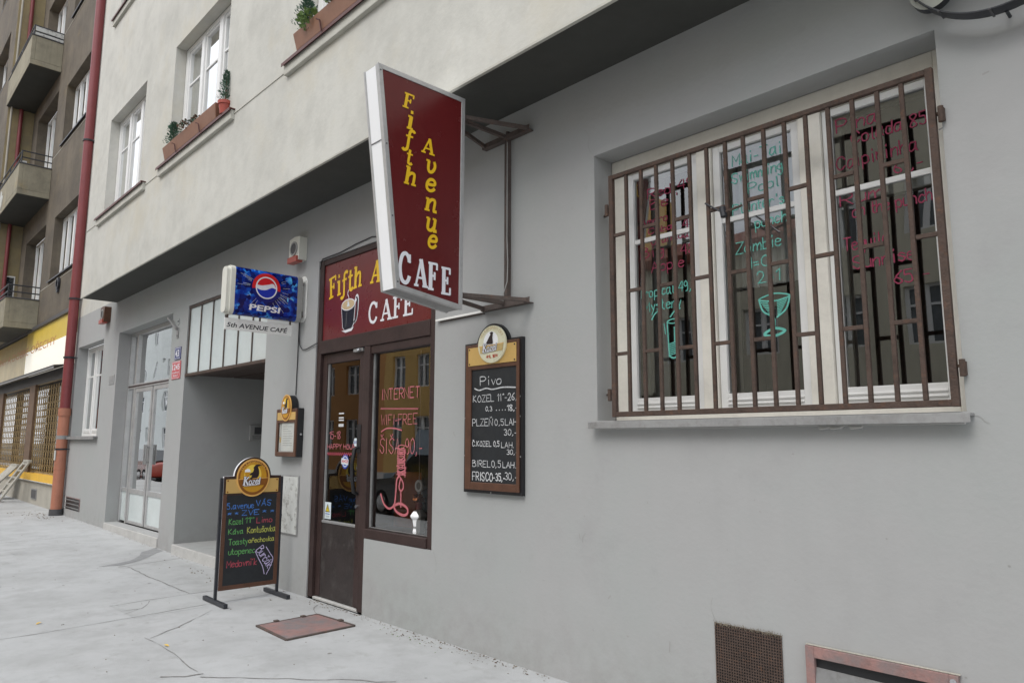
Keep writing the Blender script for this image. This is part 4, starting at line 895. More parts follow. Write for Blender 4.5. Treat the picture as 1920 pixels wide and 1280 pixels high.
FSb = Frame((X0, 0, 0), (0, 1, 0), (0, 0, 1), (-1, 0, 0)); edge_frame(q, FSb, outer, .034, -.012, .004, 'alu')
I1 = inset(outer, .003)
edge_frame(q, FS, I1, .03, -.036, -.012, 'alu'); edge_frame(q, FSb, I1, .03, -.020, -.012, 'alu')
q.build('sign_frame', T, bevel=.002)
q = MB(); I = inset(outer, .030); q.prism(FS, I, -.010, -.002, 'maroon'); q.build('sign_face', T)
q = MB(); q.prism(FSb, I, -.010, -.002, 'maroon'); q.build('sign_face', T)
# translucent side strips
q = MB(); s_in = inset(outer, .006)
def strip(i, j, m):
    a, b = s_in[i], s_in[j]; a2, b2 = inset(outer, .02)[i], inset(outer, .02)[j]
    q.hexa([FS.p(*a, -.036), FS.p(*b, -.036), FS.p(*b2, -.036), FS.p(*a2, -.036), FS.p(*a, -.16), FS.p(*b, -.16), FS.p(*b2, -.16), FS.p(*a2, -.16)], m)
strip(3, 0, 'acrylic'); strip(2, 3, 'acrylic'); q.build('side_strip', T)
q = MB(); strip(0, 1, 'zinc'); strip(1, 2, 'zinc'); q.build('end_strip', T)
ya = -1.322 + (1.322 - 1.128) * .34 + .005; q = MB().box(X0 + .021, X1 - .037, ya - .004, ya + .001, 3.647, 3.651, 'darkgrey'); q.build('strip_joint', T)
q = MB()
for F_, sg in ((FS, 1), (FSb, 1)):
    for t in (.03, .36, .68, .97):
        a = outer[3][0] + (outer[0][0] - outer[3][0]) * t + .017; b = outer[3][1] + (outer[0][1] - outer[3][1]) * t; q.disc(F_, a, b, .006, .006, .004, .007, 'darkgrey', 8)
q.build('screw', T)
q = MB()
FL = Frame((X1 - .001, 0, 0), (0, 1, 0), (0, 0, 1), (1, 0, 0))
for ch, a, b, h, kx in [('F', -1.118, 3.922, .115, 1.10), ('i', -1.083, 3.775, .145, 1.1), ('f', -1.098, 3.640, .135, 1.1), ('t', -1.083, 3.518, .115, 1.1), ('h', -1.092, 3.372, .135, 1.08), ('A', -.945, 3.640, .122, 1.1), ('v', -.915, 3.505, .135, 1.1), ('e', -.912, 3.368, .140, 1.1), ('n', -.913, 3.222, .138, 1.1), ('u', -.906, 3.080, .140, 1.05), ('e', -.882, 2.958, .140, 1.0)]: serif(q, FL, ch, a, b, h, 'yellow', kx, .16, fat=1.08)
for ch, a, b, h, kx in [('C', -1.118, 2.668, .222, .62), ('A', -.982, 2.664, .205, .66), ('F', -.868, 2.655, .205, .60), ('E', -.752, 2.640, .205, .60)]: serif(q, FL, ch, a, b, h, 'white', kx, 0, fat=.82)
q.build('lettering', T, fix=False)
# brackets: wall rail, cross angles and arms
q = MB().box(-4.125, -4.055, -.012, -.001, 2.66, 4.10, 'darkrust').box(-4.075, -4.055, -.045, -.012, 2.66, 4.10, 'darkrust')
for z in (2.75, 3.0, 3.25, 3.5, 3.75, 4.0): q.tube([(-4.10, -.011, z), (-4.10, -.019, z)], .010, 'black', 8)
q.build('wall_rail', T, bevel=.002)
for z, xa, xb in ((4.05, -4.36, -3.80), (2.675, -4.36, -3.80)):
    q = MB().box(xa, xb, -.052, -.046, z - .022, z + .022, 'darkrust').box(xa, xb, -.046, -.001, z - .022, z - .016, 'darkrust')
    for xx in (xa + .03, xb - .03): q.bar((xx, -.05, z), (-4.10 + (.06 if xx > -4.1 else -.06), -.56, z + (.0 if z > 3 else -.0)), .024, .030, 'darkrust')
    q.bar((-4.09, -.05, z + .012), (-4.10, -.56, z + .012), .03, .03, 'darkrust'); q.build('bracket', T, bevel=.002)
q = MB().box(-4.99, -4.362, -.03, -.003, 2.652, 2.668, 'whitepaint').box(-4.95, -4.362, -.012, -.003, 2.640, 2.652, 'darkrust'); q.build('wall_strip', T)
q = MB().tube([(-4.05, -.05, 4.0), (-4.045, -.055, 3.6), (-4.05, -.05, 3.2), (-4.03, -.06, 3.0), (-4.035, -.06, 2.85), (-4.06, -.09, 2.72)], .004, 'grey_plastic', 6); q.build('cable', T, smooth=True)

# --- rounded lightbox with soft drink print and hanging name plate
T = thing('drink_lightbox', 'blue rounded lightbox with red, white and blue globe and small café name plate below', 'lightbox sign', (-7.52, -.4, 2.9))
def lens(ya, yb, z0, z1, xc, hw, n=10):
    return None
y0, y1, z0, z1, xc, hw = -.835, -.10, 2.945, 3.462, -7.52, .075
# cross-section in X-Z with rounded edges, swept along Y
def section(hw, z0, z1, r, n=6):
    P = []
    for cx, cz, a0 in ((hw - r, z1 - r, 0), (-hw + r, z1 - r, 90), (-hw + r, z0 + r, 180), (hw - r, z0 + r, 270)):
        for i in range(n + 1): w = math.radians(a0 + i * 90 / n); P.append((cx + r * math.cos(w), cz + r * math.sin(w)))
    return P
FV = Frame((xc, 0, 0), (1, 0, 0), (0, 0, 1), (0, -1, 0))
q = MB().prism(FV, section(hw, z0, z1, .055), -y1, -y0, 'pepsi'); q.build('printed_body', T, smooth=True)
q = MB().prism(FV, section(hw + .006, z0 - .006, z1 + .006, .06), -y0 - .012, -y0 + .035, 'agedwhite').prism(FV, section(hw - .012, z0 + .012, z1 - .012, .05), -y0 + .035, -y0 + .075, 'agedwhite'); q.build('end_cap', T, smooth=True, bevel=.008)
q = MB().prism(FV, section(hw + .005, z0 - .005, z1 + .005, .06), -y1 - .045, -y1 + .012, 'grey_plastic'); q.build('end_cap', T, smooth=True, bevel=.006)
GX = FX(xc + hw); gy, gzc = -.478, 3.268
q = MB()
q.ring(GX, gy, gzc, .118, .160, .0008, .002, 'lg_navy', 48)
hp = [(gy + .160 * math.cos(w), gzc + .160 * math.sin(w)) for w in [math.radians(-8 + i * 196 / 30) for i in range(31)]] + [(gy + .118 * math.cos(w), gzc + .118 * math.sin(w)) for w in [math.radians(188 - i * 196 / 30) for i in range(31)]]
vs = [GX.p(*p, .0026) for p in hp]; q.add(vs, [(i, i + 1, 60 - i, 61 - i) for i in range(30)], 'lg_red')
q.ring(GX, gy, gzc, .110, .122, .001, .0034, 'lg_white', 48)
q.disc(GX, gy, gzc, .111, .111, .0008, .0016, 'lg_white', 48)
w1 = [(gy + .108 * math.cos(math.radians(t)), gzc + .108 * math.sin(math.radians(t))) for t in range(8, 166, 6)]
q.prism(GX, w1 + smooth_pts([(gy - .105, gzc + .022), (gy - .05, gzc + .022), (gy + .02, gzc + .040), (gy + .075, gzc + .055), (gy + .107, gzc + .014)])[1:-1], .0018, .0028, 'lg_red')
w2 = [(gy + .108 * math.cos(math.radians(t)), gzc + .108 * math.sin(math.radians(t))) for t in range(188, 366, 6)]
q.prism(GX, w2 + smooth_pts([(gy + .106, gzc + .0), (gy + .06, gzc + .008), (gy + .0, gzc - .022), (gy - .06, gzc - .030), (gy - .106, gzc - .016)])[1:-1], .0018, .0028, 'lg_blue')
q.build('globe_emblem', T, fix=False)
q = MB(); sans(q, GX, 'PEPSI', -.662, 3.004, .345, .066, 'lg_white', .0028, slant=.16, bold=.028); q.build('lettering', T, fix=False)
q = MB()
for i in range(60):
    w = RND.uniform(0, 6.28); r0 = RND.uniform(.165, .2); r1 = r0 + RND.uniform(.03, .16); p0 = (gy + r0 * math.cos(w), gzc + r0 * math.sin(w)); p1 = (gy + r1 * math.cos(w), gzc + r1 * math.sin(w))
    if all(-.80 < p[0] < -.15 and 3.0 < p[1] < 3.40 for p in (p0, p1)) and not (-.69 < p0[0] < -.27 and p0[1] < 3.1): q.ribbon(GX, [p0, p1], .0022, .0012 + i * 1e-5, 'st_white')
q.build('glints', T, fix=False)
q = MB().box(xc - .004, xc + .004, -.885, -.125, 2.780, 2.905, 'whitepaint'); NP = q.build('name_plate', T, bevel=.003)
q = MB(); sans(q, FX(xc + .0045), '5th AVENUE CAFÉ', -.862, 2.808, .672, .062, 'ink', .0008, slant=.22, bold=.018); q.build('lettering', NP, fix=False)
q = MB()
for yy in (-.855, -.50, -.15): q.box(xc - .006, xc + .006, yy - .008, yy + .008, 2.905, 2.95, 'rust')
q.build('hanger', T)
q = MB().prism(FY(0), [(-7.52 + .085 * math.cos(w), (3.40 if math.sin(w) >= 0 else 3.035) + .085 * math.sin(w)) for w in [i * math.pi / 12 for i in range(24)]], .001, .008, 'whitepaint'); q.build('wall_plate', T, bevel=.002)
q = MB().tube([(-7.52, -.11, 3.39), (-7.52, -.004, 3.39)], .018, 'zinc').tube([(-7.52, -.11, 3.02), (-7.52, -.004, 3.02)], .018, 'rust'); q.tube([(-7.515, -.10, 3.05), (-7.50, -.075, 3.09), (-7.49, -.05, 3.10), (-7.485, -.03, 3.06), (-7.50, -.02, 3.03)], .007, 'black'); q.build('arm', T, smooth=True)

# --- cables on the pier
q = MB().tube([(-7.56, -.02, 3.02), (-7.575, -.012, 2.9), (-7.58, -.01, 2.5), (-7.585, -.01, 2.13)], .006, 'black', 6); o = q.build('cable', smooth=True); tag(o, 'thin black cable hanging straight from lightbox down to the menu case', 'cable')
q = MB().tube([(-7.55, -.02, 3.0), (-7.56, -.015, 2.80), (-7.54, -.012, 2.69), (-7.47, -.012, 2.635), (-7.38, -.012, 2.63), (-7.25, -.012, 2.655), (-7.12, -.02, 2.672)], .006, 'black', 6); o = q.build('cable', smooth=True); tag(o, 'looped black cable running from lightbox into the brown door frame', 'cable')
q = MB().tube([(-7.14, -.008, 3.50), (-7.1, -.010, 3.61), (-6.7, -.008, 3.612), (-6.4, -.010, 3.64), (-6.1, -.008, 3.655), (-5.9, -.008, 3.62)], .005, 'black', 6); o = q.build('cable', smooth=True); tag(o, 'thin black wire along the top edge of the maroon door panel', 'cable')

# --- alarm sirens
def siren(label, x0, x1, z0, z1, dp, casem):
    T = thing('alarm_siren', label, 'alarm siren', ((x0 + x1) / 2, 0, z0), 'alarm sirens on the facade')
    w, h = x1 - x0, z1 - z0
    q = MB().prism(FY(0), [(x0, z0 + h * .03), (x0 + w * .55, z0), (x1, z0 + .01), (x1, z1 - h * .04), (x0 + w * .5, z1), (x0, z1 - h * .06)], .002, dp, casem); q.build('case', T, bevel=.008)
    q = MB().ring(FY(-dp), x0 + w * .50, z0 + h * .52, w * .26, w * .34, -.002, .012, 'grey_plastic', 32).disc(FY(-dp), x0 + w * .5, z0 + h * .52, w * .26, w * .26, .001, .004, 'darkgrey', 32); q.build('sounder', T)
    q = MB().box(x0 + .004, x1 - .02, -dp - .025, -dp * .4, z0 - .015, z0 + h * .19, 'redplastic'); q.build('strobe', T, bevel=.006)
    return T
siren('yellowed white alarm siren on the wall above the blue lightbox', -7.725, -7.482, 3.66, 3.95, .10, 'agedwhite')
siren('brown alarm siren high on the wall left of the house entrance', -15.76, -15.47, 3.91, 4.23, .12, 'redplastic')
for o in list(COL.objects):
    if o.name.startswith('case') and o.parent and o.parent.name == 'alarm_siren.001': o.data.materials[0] = MT['wood']

# --- house number plates, plaque, intercom, meter cover, awning arm
def plate(name, label, x0, x1, z0, z1, m, lines, cat, thick=.012, holes=False):
    T = thing(name, label, cat, ((x0 + x1) / 2, 0, z0))
    q = MB().box(x0, x1, -thick, -.002, z0, z1, m); P = q.build('plate', T, bevel=.004)
    q = MB(); F_ = FY(-thick)
    e = .012
    if m != 'oldwhite':
        for r in [(x0 + e, x1 - e, z0 + e, z0 + e + .006), (x0 + e, x1 - e, z1 - e - .006, z1 - e), (x0 + e, x0 + e + .006, z0 + e, z1 - e), (x1 - e - .006, x1 - e, z0 + e, z1 - e)]: q.fbox(F_, *r, 0, .001, 'white')
    for t, a, b, w, h in lines: sans(q, F_, t, a, b, w, h, 'white', .0015, bold=.02)
    if q.v: q.build('lettering', T, fix=False)
    return T
plate('house_number_plate', 'small blue enamel number plate beside the entrance', -11.66, -11.40, 2.86, 3.05, 'blue', [('43', -11.62, 2.90, .16, .11)], 'number plate')
plate('house_number_plate', 'red enamel number plate under the blue one', -11.74, -11.37, 2.56, 2.83, 'rednum', [('1245', -11.71, 2.70, .31, .09), ('HOLEŠOVICE', -11.70, 2.645, .29, .03), ('PRAHA 7', -11.67, 2.595, .22, .03)], 'number plate')
T = thing('wall_plaque', 'small square grey plaque on the wall beside the entrance recess', 'plaque', (-15.05, 0, 2.68)); q = MB().box(-15.22, -14.90, -.010, -.002, 2.68, 2.86, 'grey_plaster'); q.build('plate', T, bevel=.004); q = MB().box(-15.19, -14.93, -.012, -.0102, 2.70, 2.84, 'zinc'); q.build('inset', T)
T = thing('intercom', 'grey intercom panel with buttons on the passage side wall', 'intercom', (-11.18, 1.2, 1.63))
FI = FX(-11.2)
q = MB().fbox(FI, 1.04, 1.42, 1.63, 1.87, .002, .035, 'alu'); q.build('housing', T, bevel=.004); q = MB().fbox(FI, 1.11, 1.22, 1.73, 1.84, .035, .038, 'darkgrey').fbox(FI, 1.08, 1.22, 1.65, 1.71, .035, .038, 'zinc'); q.build('speaker', T)
for k in range(6): q = MB().fbox(FI, 1.25 + (k % 2) * .07, 1.30 + (k % 2) * .07, 1.66 + (k // 2) * .06, 1.70 + (k // 2) * .06, .035, .042, 'grey_plastic'); q.build('button', T, bevel=.002)
T = thing('meter_cupboard', 'peeling white meter cupboard door low on the pier behind the pavement sign', 'meter cupboard', (-7.63, 0, .59))
q = MB().box(-7.84, -7.42, -.010, -.002, .595, 1.24, 'zinc'); q.build('frame', T, bevel=.002); q = MB().box(-7.825, -7.435, -.018, -.0102, .61, 1.225, 'oldwhite'); q.build('door', T, bevel=.003); q = MB().tube([(-7.79, -.018, .80), (-7.79, -.024, .80)], .018, 'zinc', 14); q.build('lock', T)
T = thing('awning_arm', 'short grey steel awning arm on the pillar by the entrance', 'awning arm', (-11.61, 0, 3.2))
q = MB().prism(FY(0), [(-11.64, 3.20), (-11.56, 3.20), (-11.56, 3.36), (-11.64, 3.34)], .002, .012, 'zinc').disc(FY(0), -11.60, 3.46, .045, .055, .002, .010, 'grey_plaster', 16); q.build('wall_plate', T); q = MB().bar((-11.60, -.015, 3.34), (-11.98, -.03, 3.56), .03, .055, 'zinc', (0, 1, 0)); q.build('arm', T, bevel=.003)
q = MB().tube([(-11.60, -.010, 3.235), (-11.60, -.017, 3.235)], .013, 'black', 8).tube([(-11.60, -.010, 3.46), (-11.60, -.017, 3.46)], .014, 'black', 8); q.build('bolt', T)

# --- window grille of staggered bars
T = thing('window_grille', 'rusty brown bar grille with staggered cross pieces hung before the large window', 'window grille', (-2.03, 0, 1.77))
gx0, gx1, gz0, gz1 = -3.025, -1.022, 1.772, 3.442; yb = -.012
q = MB().box(gx0 - .017, gx0 + .017, yb - .016, yb + .016, gz0, gz1, 'rust').box(gx1 - .017, gx1 + .017, yb - .016, yb + .016, gz0, gz1, 'rust')
q.box(gx0 + .017, gx1 - .017, yb - .015, yb + .015, gz1 - .030, gz1 - .001, 'rust').box(gx0 + .017, gx1 - .017, yb - .015, yb + .015, gz0 + .001, gz0 + .034, 'rust'); q.build('grille_frame', T, bevel=.003)
st = (gx1 - gx0) / 16
for i in range(1, 16):
    x = gx0 + i * st; q = MB(); k = RND.uniform(-.006, .006); q.hexa([(x - .011, yb - .011, gz0 + .034), (x + .011, yb - .011, gz0 + .034), (x + .011, yb + .011, gz0 + .034), (x - .011, yb + .011, gz0 + .034), (x - .011 + k, yb - .011, gz1 - .03), (x + .011 + k, yb - .011, gz1 - .03), (x + .011 + k, yb + .011, gz1 - .03), (x - .011 + k, yb + .011, gz1 - .03)], 'rust'); q.build('bar', T, bevel=.003)
q = MB()
for i in range(16):
    a, b = gx0 + i * st + .0115, gx0 + (i + 1) * st - .0115
    if i == 0: a += .006
    if i == 15: b -= .006
    for z in ((3.012, 2.19) if i % 2 == 0 else (2.603,)): zz = z + RND.uniform(-.004, .004); q = MB().box(a, b, yb - .010, yb + .010, zz - .011, zz + .011, 'rust'); q.build('cross_piece', T, bevel=.002)
for x, z, sx in ((gx0, 3.21, -1), (gx0, 1.93, -1), (gx1, 3.20, 1), (gx1, 1.96, 1)):
    q = MB().bar((x + sx * .017, yb, z), (x + sx * (.16 if sx < 0 else .03), yb + (.12 if sx < 0 else .03), z + .002), .02, .014, 'rust').tube([(x + sx * .04, yb - .008, z - .05), (x + sx * .04, yb - .008, z + .03)], .014, 'rust', 8)
    if sx > 0: q.box(x + .028, x + .055, -.022, -.001, z - .045, z + .02, 'rust')
    q.build('hinge', T, bevel=.002)
q = MB().tube([(-2.29, yb - .01, 3.06), (-2.16, yb - .03, 2.965)], .006, 'blacksteel', 6).tube([(-2.165, yb - .03, 3.0), (-2.155, yb - .03, 2.94)], .02, 'blacksteel', 8).tube([(-2.16, yb - .03, 2.965), (-2.04, yb - .02, 2.985)], .007, 'rust', 6); q.build('latch', T)
q = MB().tube([(-2.0, .05, 2.93), (-1.86, .05, 2.80)], .006, 'blacksteel', 6); q.build('hook', T)

# --- vents low on the wall
T = thing('perforated_vent', 'square rusty perforated vent plate low on the grey wall', 'vent', (-2.14, 0, .2))
q = MB(); vx0, vx1, vz0, vz1 = -2.335, -1.94, .16, .585; n, mz = 26, 28; dx, dz = (vx1 - vx0) / n, (vz1 - vz0) / mz
for i in range(n + 1): x = vx0 + i * dx; q.box(x - dx * .19, x + dx * .19, -.007, -.003, vz0, vz1, 'rust')
for k in range(mz + 1): z = vz0 + k * dz; q.box(vx0 - dx * .27, vx1 + dx * .27, -.0066, -.0034, z - dz * .19, z + dz * .19, 'rust')
q.build('mesh_plate', T); q = MB().box(vx0, vx1, -.0028, -.0012, vz0, vz1, 'black'); q.build('backing', T)
q = MB()
for i in range(90):
    t = RND.random(); x = vx0 + t * (vx1 - vx0); q.ribbon(FY(-.008), [(x, vz1 + RND.uniform(-.012, .004)), (x + RND.uniform(-.02, .02), vz1 + RND.uniform(.0, .018))], .0025, RND.uniform(0, .004), 'crumbs')
struct(q.build('dust_fluff', T, fix=False), 'stuff'); 
T = thing('louvre_vent', 'faded red framed louvre vent low on the grey wall', 'vent', (-1.45, 0, .1))
a0, a1, b0, b1 = -1.80, -1.10, .13, .572
q = MB().box(a0, a0 + .045, -.03, -.002, b0, b1, 'hatch').box(a1 - .04, a1, -.03, -.002, b0, b1, 'hatch').box(a0 + .045, a1 - .04, -.029, -.002, b1 - .055, b1, 'hatch').box(a0 + .045, a1 - .04, -.029, -.002, b0, b0 + .045, 'hatch').box(a0 - .002, a1 + .006, -.020, -.002, b1 + .001, b1 + .006, 'nb_plinth'); q.build('vent_frame', T, bevel=.004)
for i in range(3):
    z = .155 + i * .118; sg = .012 * math.sin(i * 2); q = MB(); q.hexa([(a0 + .046, -.030, z - .01), (a1 - .041, -.030, z - .014 - sg), (a1 - .041, -.026, z - .016), (a0 + .046, -.026, z - .012), (a0 + .046, -.008, z + .078), (a1 - .041, -.008, z + .072), (a1 - .041, -.0055, z + .072), (a0 + .046, -.0055, z + .078)], 'louvre_grey'); q.build('louvre', T)
q = MB().box(a0 + .045, a1 - .04, -.0045, -.002, b0 + .045, b1 - .055, 'black'); q.build('backing', T)
q = MB().tube([(a1 - .02, -.03, b1 - .027), (a1 - .02, -.036, b1 - .027)], .014, 'chrome', 10); q.build('screw', T)
T = thing('slatted_vent', 'small dark slatted cellar vent by the downpipe', 'vent', (-17.2, 0, .22))
q = MB().box(-17.80, -17.78, -.012, -.002, .22, .47, 'whitepaint').box(-16.64, -16.62, -.012, -.002, .22, .47, 'hatch').box(-17.78, -16.64, -.012, -.002, .455, .47, 'hatch'); q.build('vent_frame', T); q = MB().box(-17.78, -16.64, -.004, -.002, .22, .455, 'black'); q.build('backing', T)
for i in range(3): q = MB().bar((-17.77, -.012, .26 + i * .075), (-16.65, -.012, .26 + i * .075), .006, .03, 'zinc', (0, -.6, .8)); q.build('slat', T)

# --- metal hoop on the wall at the top
T = thing('metal_hoop', 'dark flat metal hoop fixed to wall above the window, pale disc inside', 'hoop', (-.67, 0, 3.55))
FH = FY(0); hc = (-.672, 3.972)
q = MB().ring(FH, *hc, .402, .408, .06, .135, 'blacksteel', 72); q.build('band', T, smooth=True)
q = MB()
for d in (-150, -128, -97, -79, -62, -40, 20, 60, 100, 140):
    w = math.radians(d); c_, s_ = math.cos(w), math.sin(w); q.bar(FH.p(hc[0] + .409 * c_, hc[1] + .409 * s_, .055), FH.p(hc[0] + .409 * c_, hc[1] + .409 * s_, .142), .010, .006, 'darkgrey')
q.build('rivet_strap', T)
q = MB().disc(FH, -.962, 3.815, .098, .115, .05, .10, 'hoop_disc', 36, 'blacksteel').tube([FH.p(-.965, 3.81, .10), FH.p(-.965, 3.81, .106)], .007, 'darkgrey', 8); q.build('disc', T, bevel=.003)
q = MB()
for w in (math.radians(40), math.radians(140), math.radians(-90)): q.tube([FH.p(hc[0] + .405 * math.cos(w), hc[1] + .405 * math.sin(w), .0), FH.p(hc[0] + .405 * math.cos(w), hc[1] + .405 * math.sin(w), .07)], .008, 'blacksteel', 8)
q.build('standoff', T)

# --- display window ornaments
T = thing('vase_figure', 'white ceramic vase with an auburn ruffled doll behind the café window', 'figurine', (-5.30, .2, .80))
def lathe(mb, c, prof, m, n=20, flut=0):
    vs = []
    for r, z in prof:
        for t in range(n): w = 2 * math.pi * t / n; rr = r * (1 + flut * (1 if t % 2 else -1)); vs.append((c[0] + rr * math.cos(w), c[1] + rr * math.sin(w), c[2] + z))
    fs = [(i * n + t, i * n + (t + 1) % n, (i + 1) * n + (t + 1) % n, (i + 1) * n + t) for i in range(len(prof) - 1) for t in range(n)] + [tuple(range(n)), tuple(range((len(prof) - 1) * n, len(prof) * n))]
    mb.add(vs, fs, m)
c = (-5.375, .115, .802)
q = MB(); lathe(q, c, [(.05, 0), (.052, .02), (.045, .05), (.055, .12), (.072, .14), (.075, .155), (.05, .19), (.02, .21)], 'ceramic', 16, .04); q.build('vase', T)
q = MB(); lathe(q, c, [(.02, .2), (.035, .23), (.03, .26), (.015, .29)], 'redpot', 14); q.build('doll_body', T, smooth=True)
q = MB()
for i in range(120):
    v = Vector((RND.gauss(0, 1), RND.gauss(0, 1), RND.gauss(0, 1))).normalized() * RND.uniform(.02, .055); p = Vector(c) + Vector((0, 0, .30)) + v
    d = Vector((RND.uniform(-1, 1), RND.uniform(-1, 1), RND.uniform(-1, 1))).normalized() * .016; e = d.cross(v).normalized() * .010; q.quad([p - d, p + e, p + d, p - e], 'hair')
q.build('ruffle', T, fix=False)
T = thing('hanging_ornament', 'round white ornament hanging on a string behind the café window', 'ornament', (-5.35, .2, 1.15))
q = MB().ring(FY(.18), -5.47, 1.21, .035, .055, -.01, .01, 'ceramic', 28).disc(FY(.18), -5.47, 1.21, .034, .034, -.004, .004, 'grey_plastic', 24); q.build('disc', T, bevel=.003)
q = MB().tube([(-5.47, .18, 1.266), (-5.48, .18, 2.46)], .0025, 'steam', 5).tube([(-5.47, .18, 1.154), (-5.465, .18, 1.07)], .0025, 'steam', 5); q.build('string', T)
q = MB(); lathe(q, (-5.50, .24, 1.02), [(.012, -.1), (.02, -.02), (.045, .12), (.05, .16)], 'grey_plastic', 16); q.build('cone', T, smooth=True)

# --- hatch cover in the pavement
T = thing('floor_hatch', 'worn red metal hatch cover set in the pavement before the door', 'hatch', (-6.05, -.6, 0))
H4 = [(-6.35, -.90), (-5.74, -.92), (-5.77, -.27), (-6.37, -.30)]
q = MB()
for (a, b), (c, d) in zip(H4, H4[1:] + H4[:1]): q.bar((a, b, .006), (c, d, .004), .022, .016, 'darkrust')
q.build('hatch_frame', T); cx, cy = -6.06, -.6
q = MB().add([(cx + (a - cx) * .95, cy + (b - cy) * .95, .004) for a, b in H4] + [(cx + (a - cx) * .95, cy + (b - cy) * .95, .013) for a, b in H4], [(0, 1, 2, 3), (4, 5, 6, 7), (0, 1, 5, 4), (1, 2, 6, 5), (2, 3, 7, 6), (3, 0, 4, 7)], 'hatch'); q.build('cover', T, bevel=.003)
q = MB().box(-6.37, -6.33, -.74, -.70, .014, .026, 'darkrust').box(-6.37, -6.33, -.48, -.44, .014, .026, 'darkrust').box(-6.00, -5.95, -.31, -.27, .014, .028, 'darkrust'); q.build('hinge', T)

# --- fallen leaves
def fallen(x, y, s, rot, label):
    P = [(0, -1), (.35, -.5), (.5, .1), (.3, .6), (0, 1), (-.3, .6), (-.5, .1), (-.35, -.5)]; z = gz(x) + .006
    vs = []
    for a, b in P: w = a * math.cos(rot) - b * math.sin(rot), a * math.sin(rot) + b * math.cos(rot); vs.append((x + w[0] * s, y + w[1] * s, z + .012 * abs(a) + .004 * b))
    vs.append((x, y, z)); q = MB().add(vs, [(i, (i + 1) % 8, 8) for i in range(8)], 'leaf_fall'); o = q.build('fallen_leaf', fix=False); tag(o, label, 'leaf', 'fallen leaves on the pavement')
fallen(-7.75, -2.28, .03, .6, 'yellow fallen leaf on bare pavement, the one farther from the hatch')
fallen(-6.24, -1.69, .028, 2.0, 'yellow fallen leaf on pavement crack, the one nearer the red hatch')

# ================================================================== window boxes and plants
def window_box(label, x0, x1):
    T = thing('window_box', label, 'window box', ((x0 + x1) / 2, U - .06, 5.585), 'brown window boxes')
    z = 5.585; yb_, yf = U + .03, U - .10
    q = MB().hexa([(x0 + .04, yf + .03, z), (x1 - .04, yf + .03, z), (x1 - .04, yb_, z), (x0 + .04, yb_, z), (x0, yf, z + .19), (x1, yf, z + .19), (x1, yb_, z + .19), (x0, yb_, z + .19)], 'terracotta'); q.build('box', T, bevel=.006)
    for t in (.27, .72):
        x = x0 + (x1 - x0) * t; q = MB().bar((x, yf - .006 + .025, z - .02), (x, yf - .012 + .01, z + .09), .014, .010, 'flashing').bar((x, yf - .012 + .01, z + .09), (x - .02, yf - .03, z + .10), .014, .010, 'flashing'); q.build('hook', T)
    q = MB().box(x0 + .02, x1 - .02, yf + .02, yb_ - .01, z + .16, z + .185, 'leaf_brown'); q.build('soil', T)
    return T
window_box('brown window box with two withered plants under the middle upper window', -10.62, -8.66)
window_box('brown window box with leafy green plant above the maroon box sign', -6.60, -4.48)

def shrub(name, label, x, y, z, h, r, n, ms, kind='conifer', cat='plant'):
    T = thing(name, label, cat, (x, y, z), 'plants in the window boxes')
    q = MB().tube([(x, y, z), (x + .01, y, z + h * .8)], [.012, .004], 'leaf_brown', 6); q.build('stem', T)
    q = MB(); R = random.Random(int(abs(x) * 100) + n)
    for i in range(n):
        t = R.random() ** .8; w = R.uniform(0, 6.283)
        prof = (1 - t) ** .7 * (.55 + .45 * math.sin(w * 3 + i % 5)) + .08 if kind == 'conifer' else math.sin(math.pi * min(1, t * .9 + .08)) ** .6
        rr = r * prof * R.uniform(.35, 1.0)
        p = Vector((x + rr * math.cos(w), y + rr * math.sin(w) * .8, z + h * (t * .95 + .02)))
        out = Vector((math.cos(w), math.sin(w), R.uniform(.5, 1.4) if kind == 'conifer' else R.uniform(-.3, .8))).normalized()
        L = R.uniform(.02, .05) if kind == 'conifer' else R.uniform(.02, .045)
        sd_ = out.cross(Vector((R.uniform(-1, 1), R.uniform(-1, 1), R.uniform(-1, 1)))).normalized() * L * (.16 if kind == 'conifer' else .38)
        m = R.choice(ms); q.quad([p - sd_ * .6, p + out * L * .5 - sd_, p + out * L, p + out * L * .5 + sd_], m)
    q.build('foliage', T, fix=False); return T
shrub('dwarf_conifer', 'small blue-green conifer at the far end of the middle window box', -10.36, U - .04, 5.76, .33, .17, 900, ['leaf'])
shrub('withered_plant', 'low withered brown plant in the middle window box', -9.75, U - .04, 5.76, .14, .17, 240, ['leaf_brown', 'leaf_brown', 'leaf'], 'round')
shrub('withered_plant', 'tiny dark sprig in the middle window box beside the withered plant', -9.40, U - .04, 5.76, .10, .09, 110, ['leaf_brown', 'leaf'], 'round')
shrub('dwarf_conifer', 'bushy dark conifer in the window box above the maroon sign', -6.42, U - .04, 5.76, .38, .19, 900, ['leaf'])
shrub('leafy_plant', 'light green trailing plant spilling over the window box corner', -6.28, U - .08, 5.70, .20, .13, 330, ['leaf2'], 'round')
shrub('leafy_plant', 'mixed green plant in the window box near the pane', -5.80, U - .04, 5.76, .17, .15, 300, ['leaf', 'leaf2', 'leaf_brown'], 'round')
T = thing('flower_pot', 'small red flower pot at the end of the middle window sill', 'flower pot', (-8.53, U - .03, 5.585)); q = MB(); lathe(q, (-8.52, U - .03, 5.585), [(.055, 0), (.075, .12), (.085, .12), (.088, .16), (.075, .16)], 'redpot', 20); q.build('pot', T, smooth=True)
shrub('dwarf_conifer', 'slender conifer standing in the small red flower pot', -8.52, U - .03, 5.73, .42, .11, 620, ['leaf'])

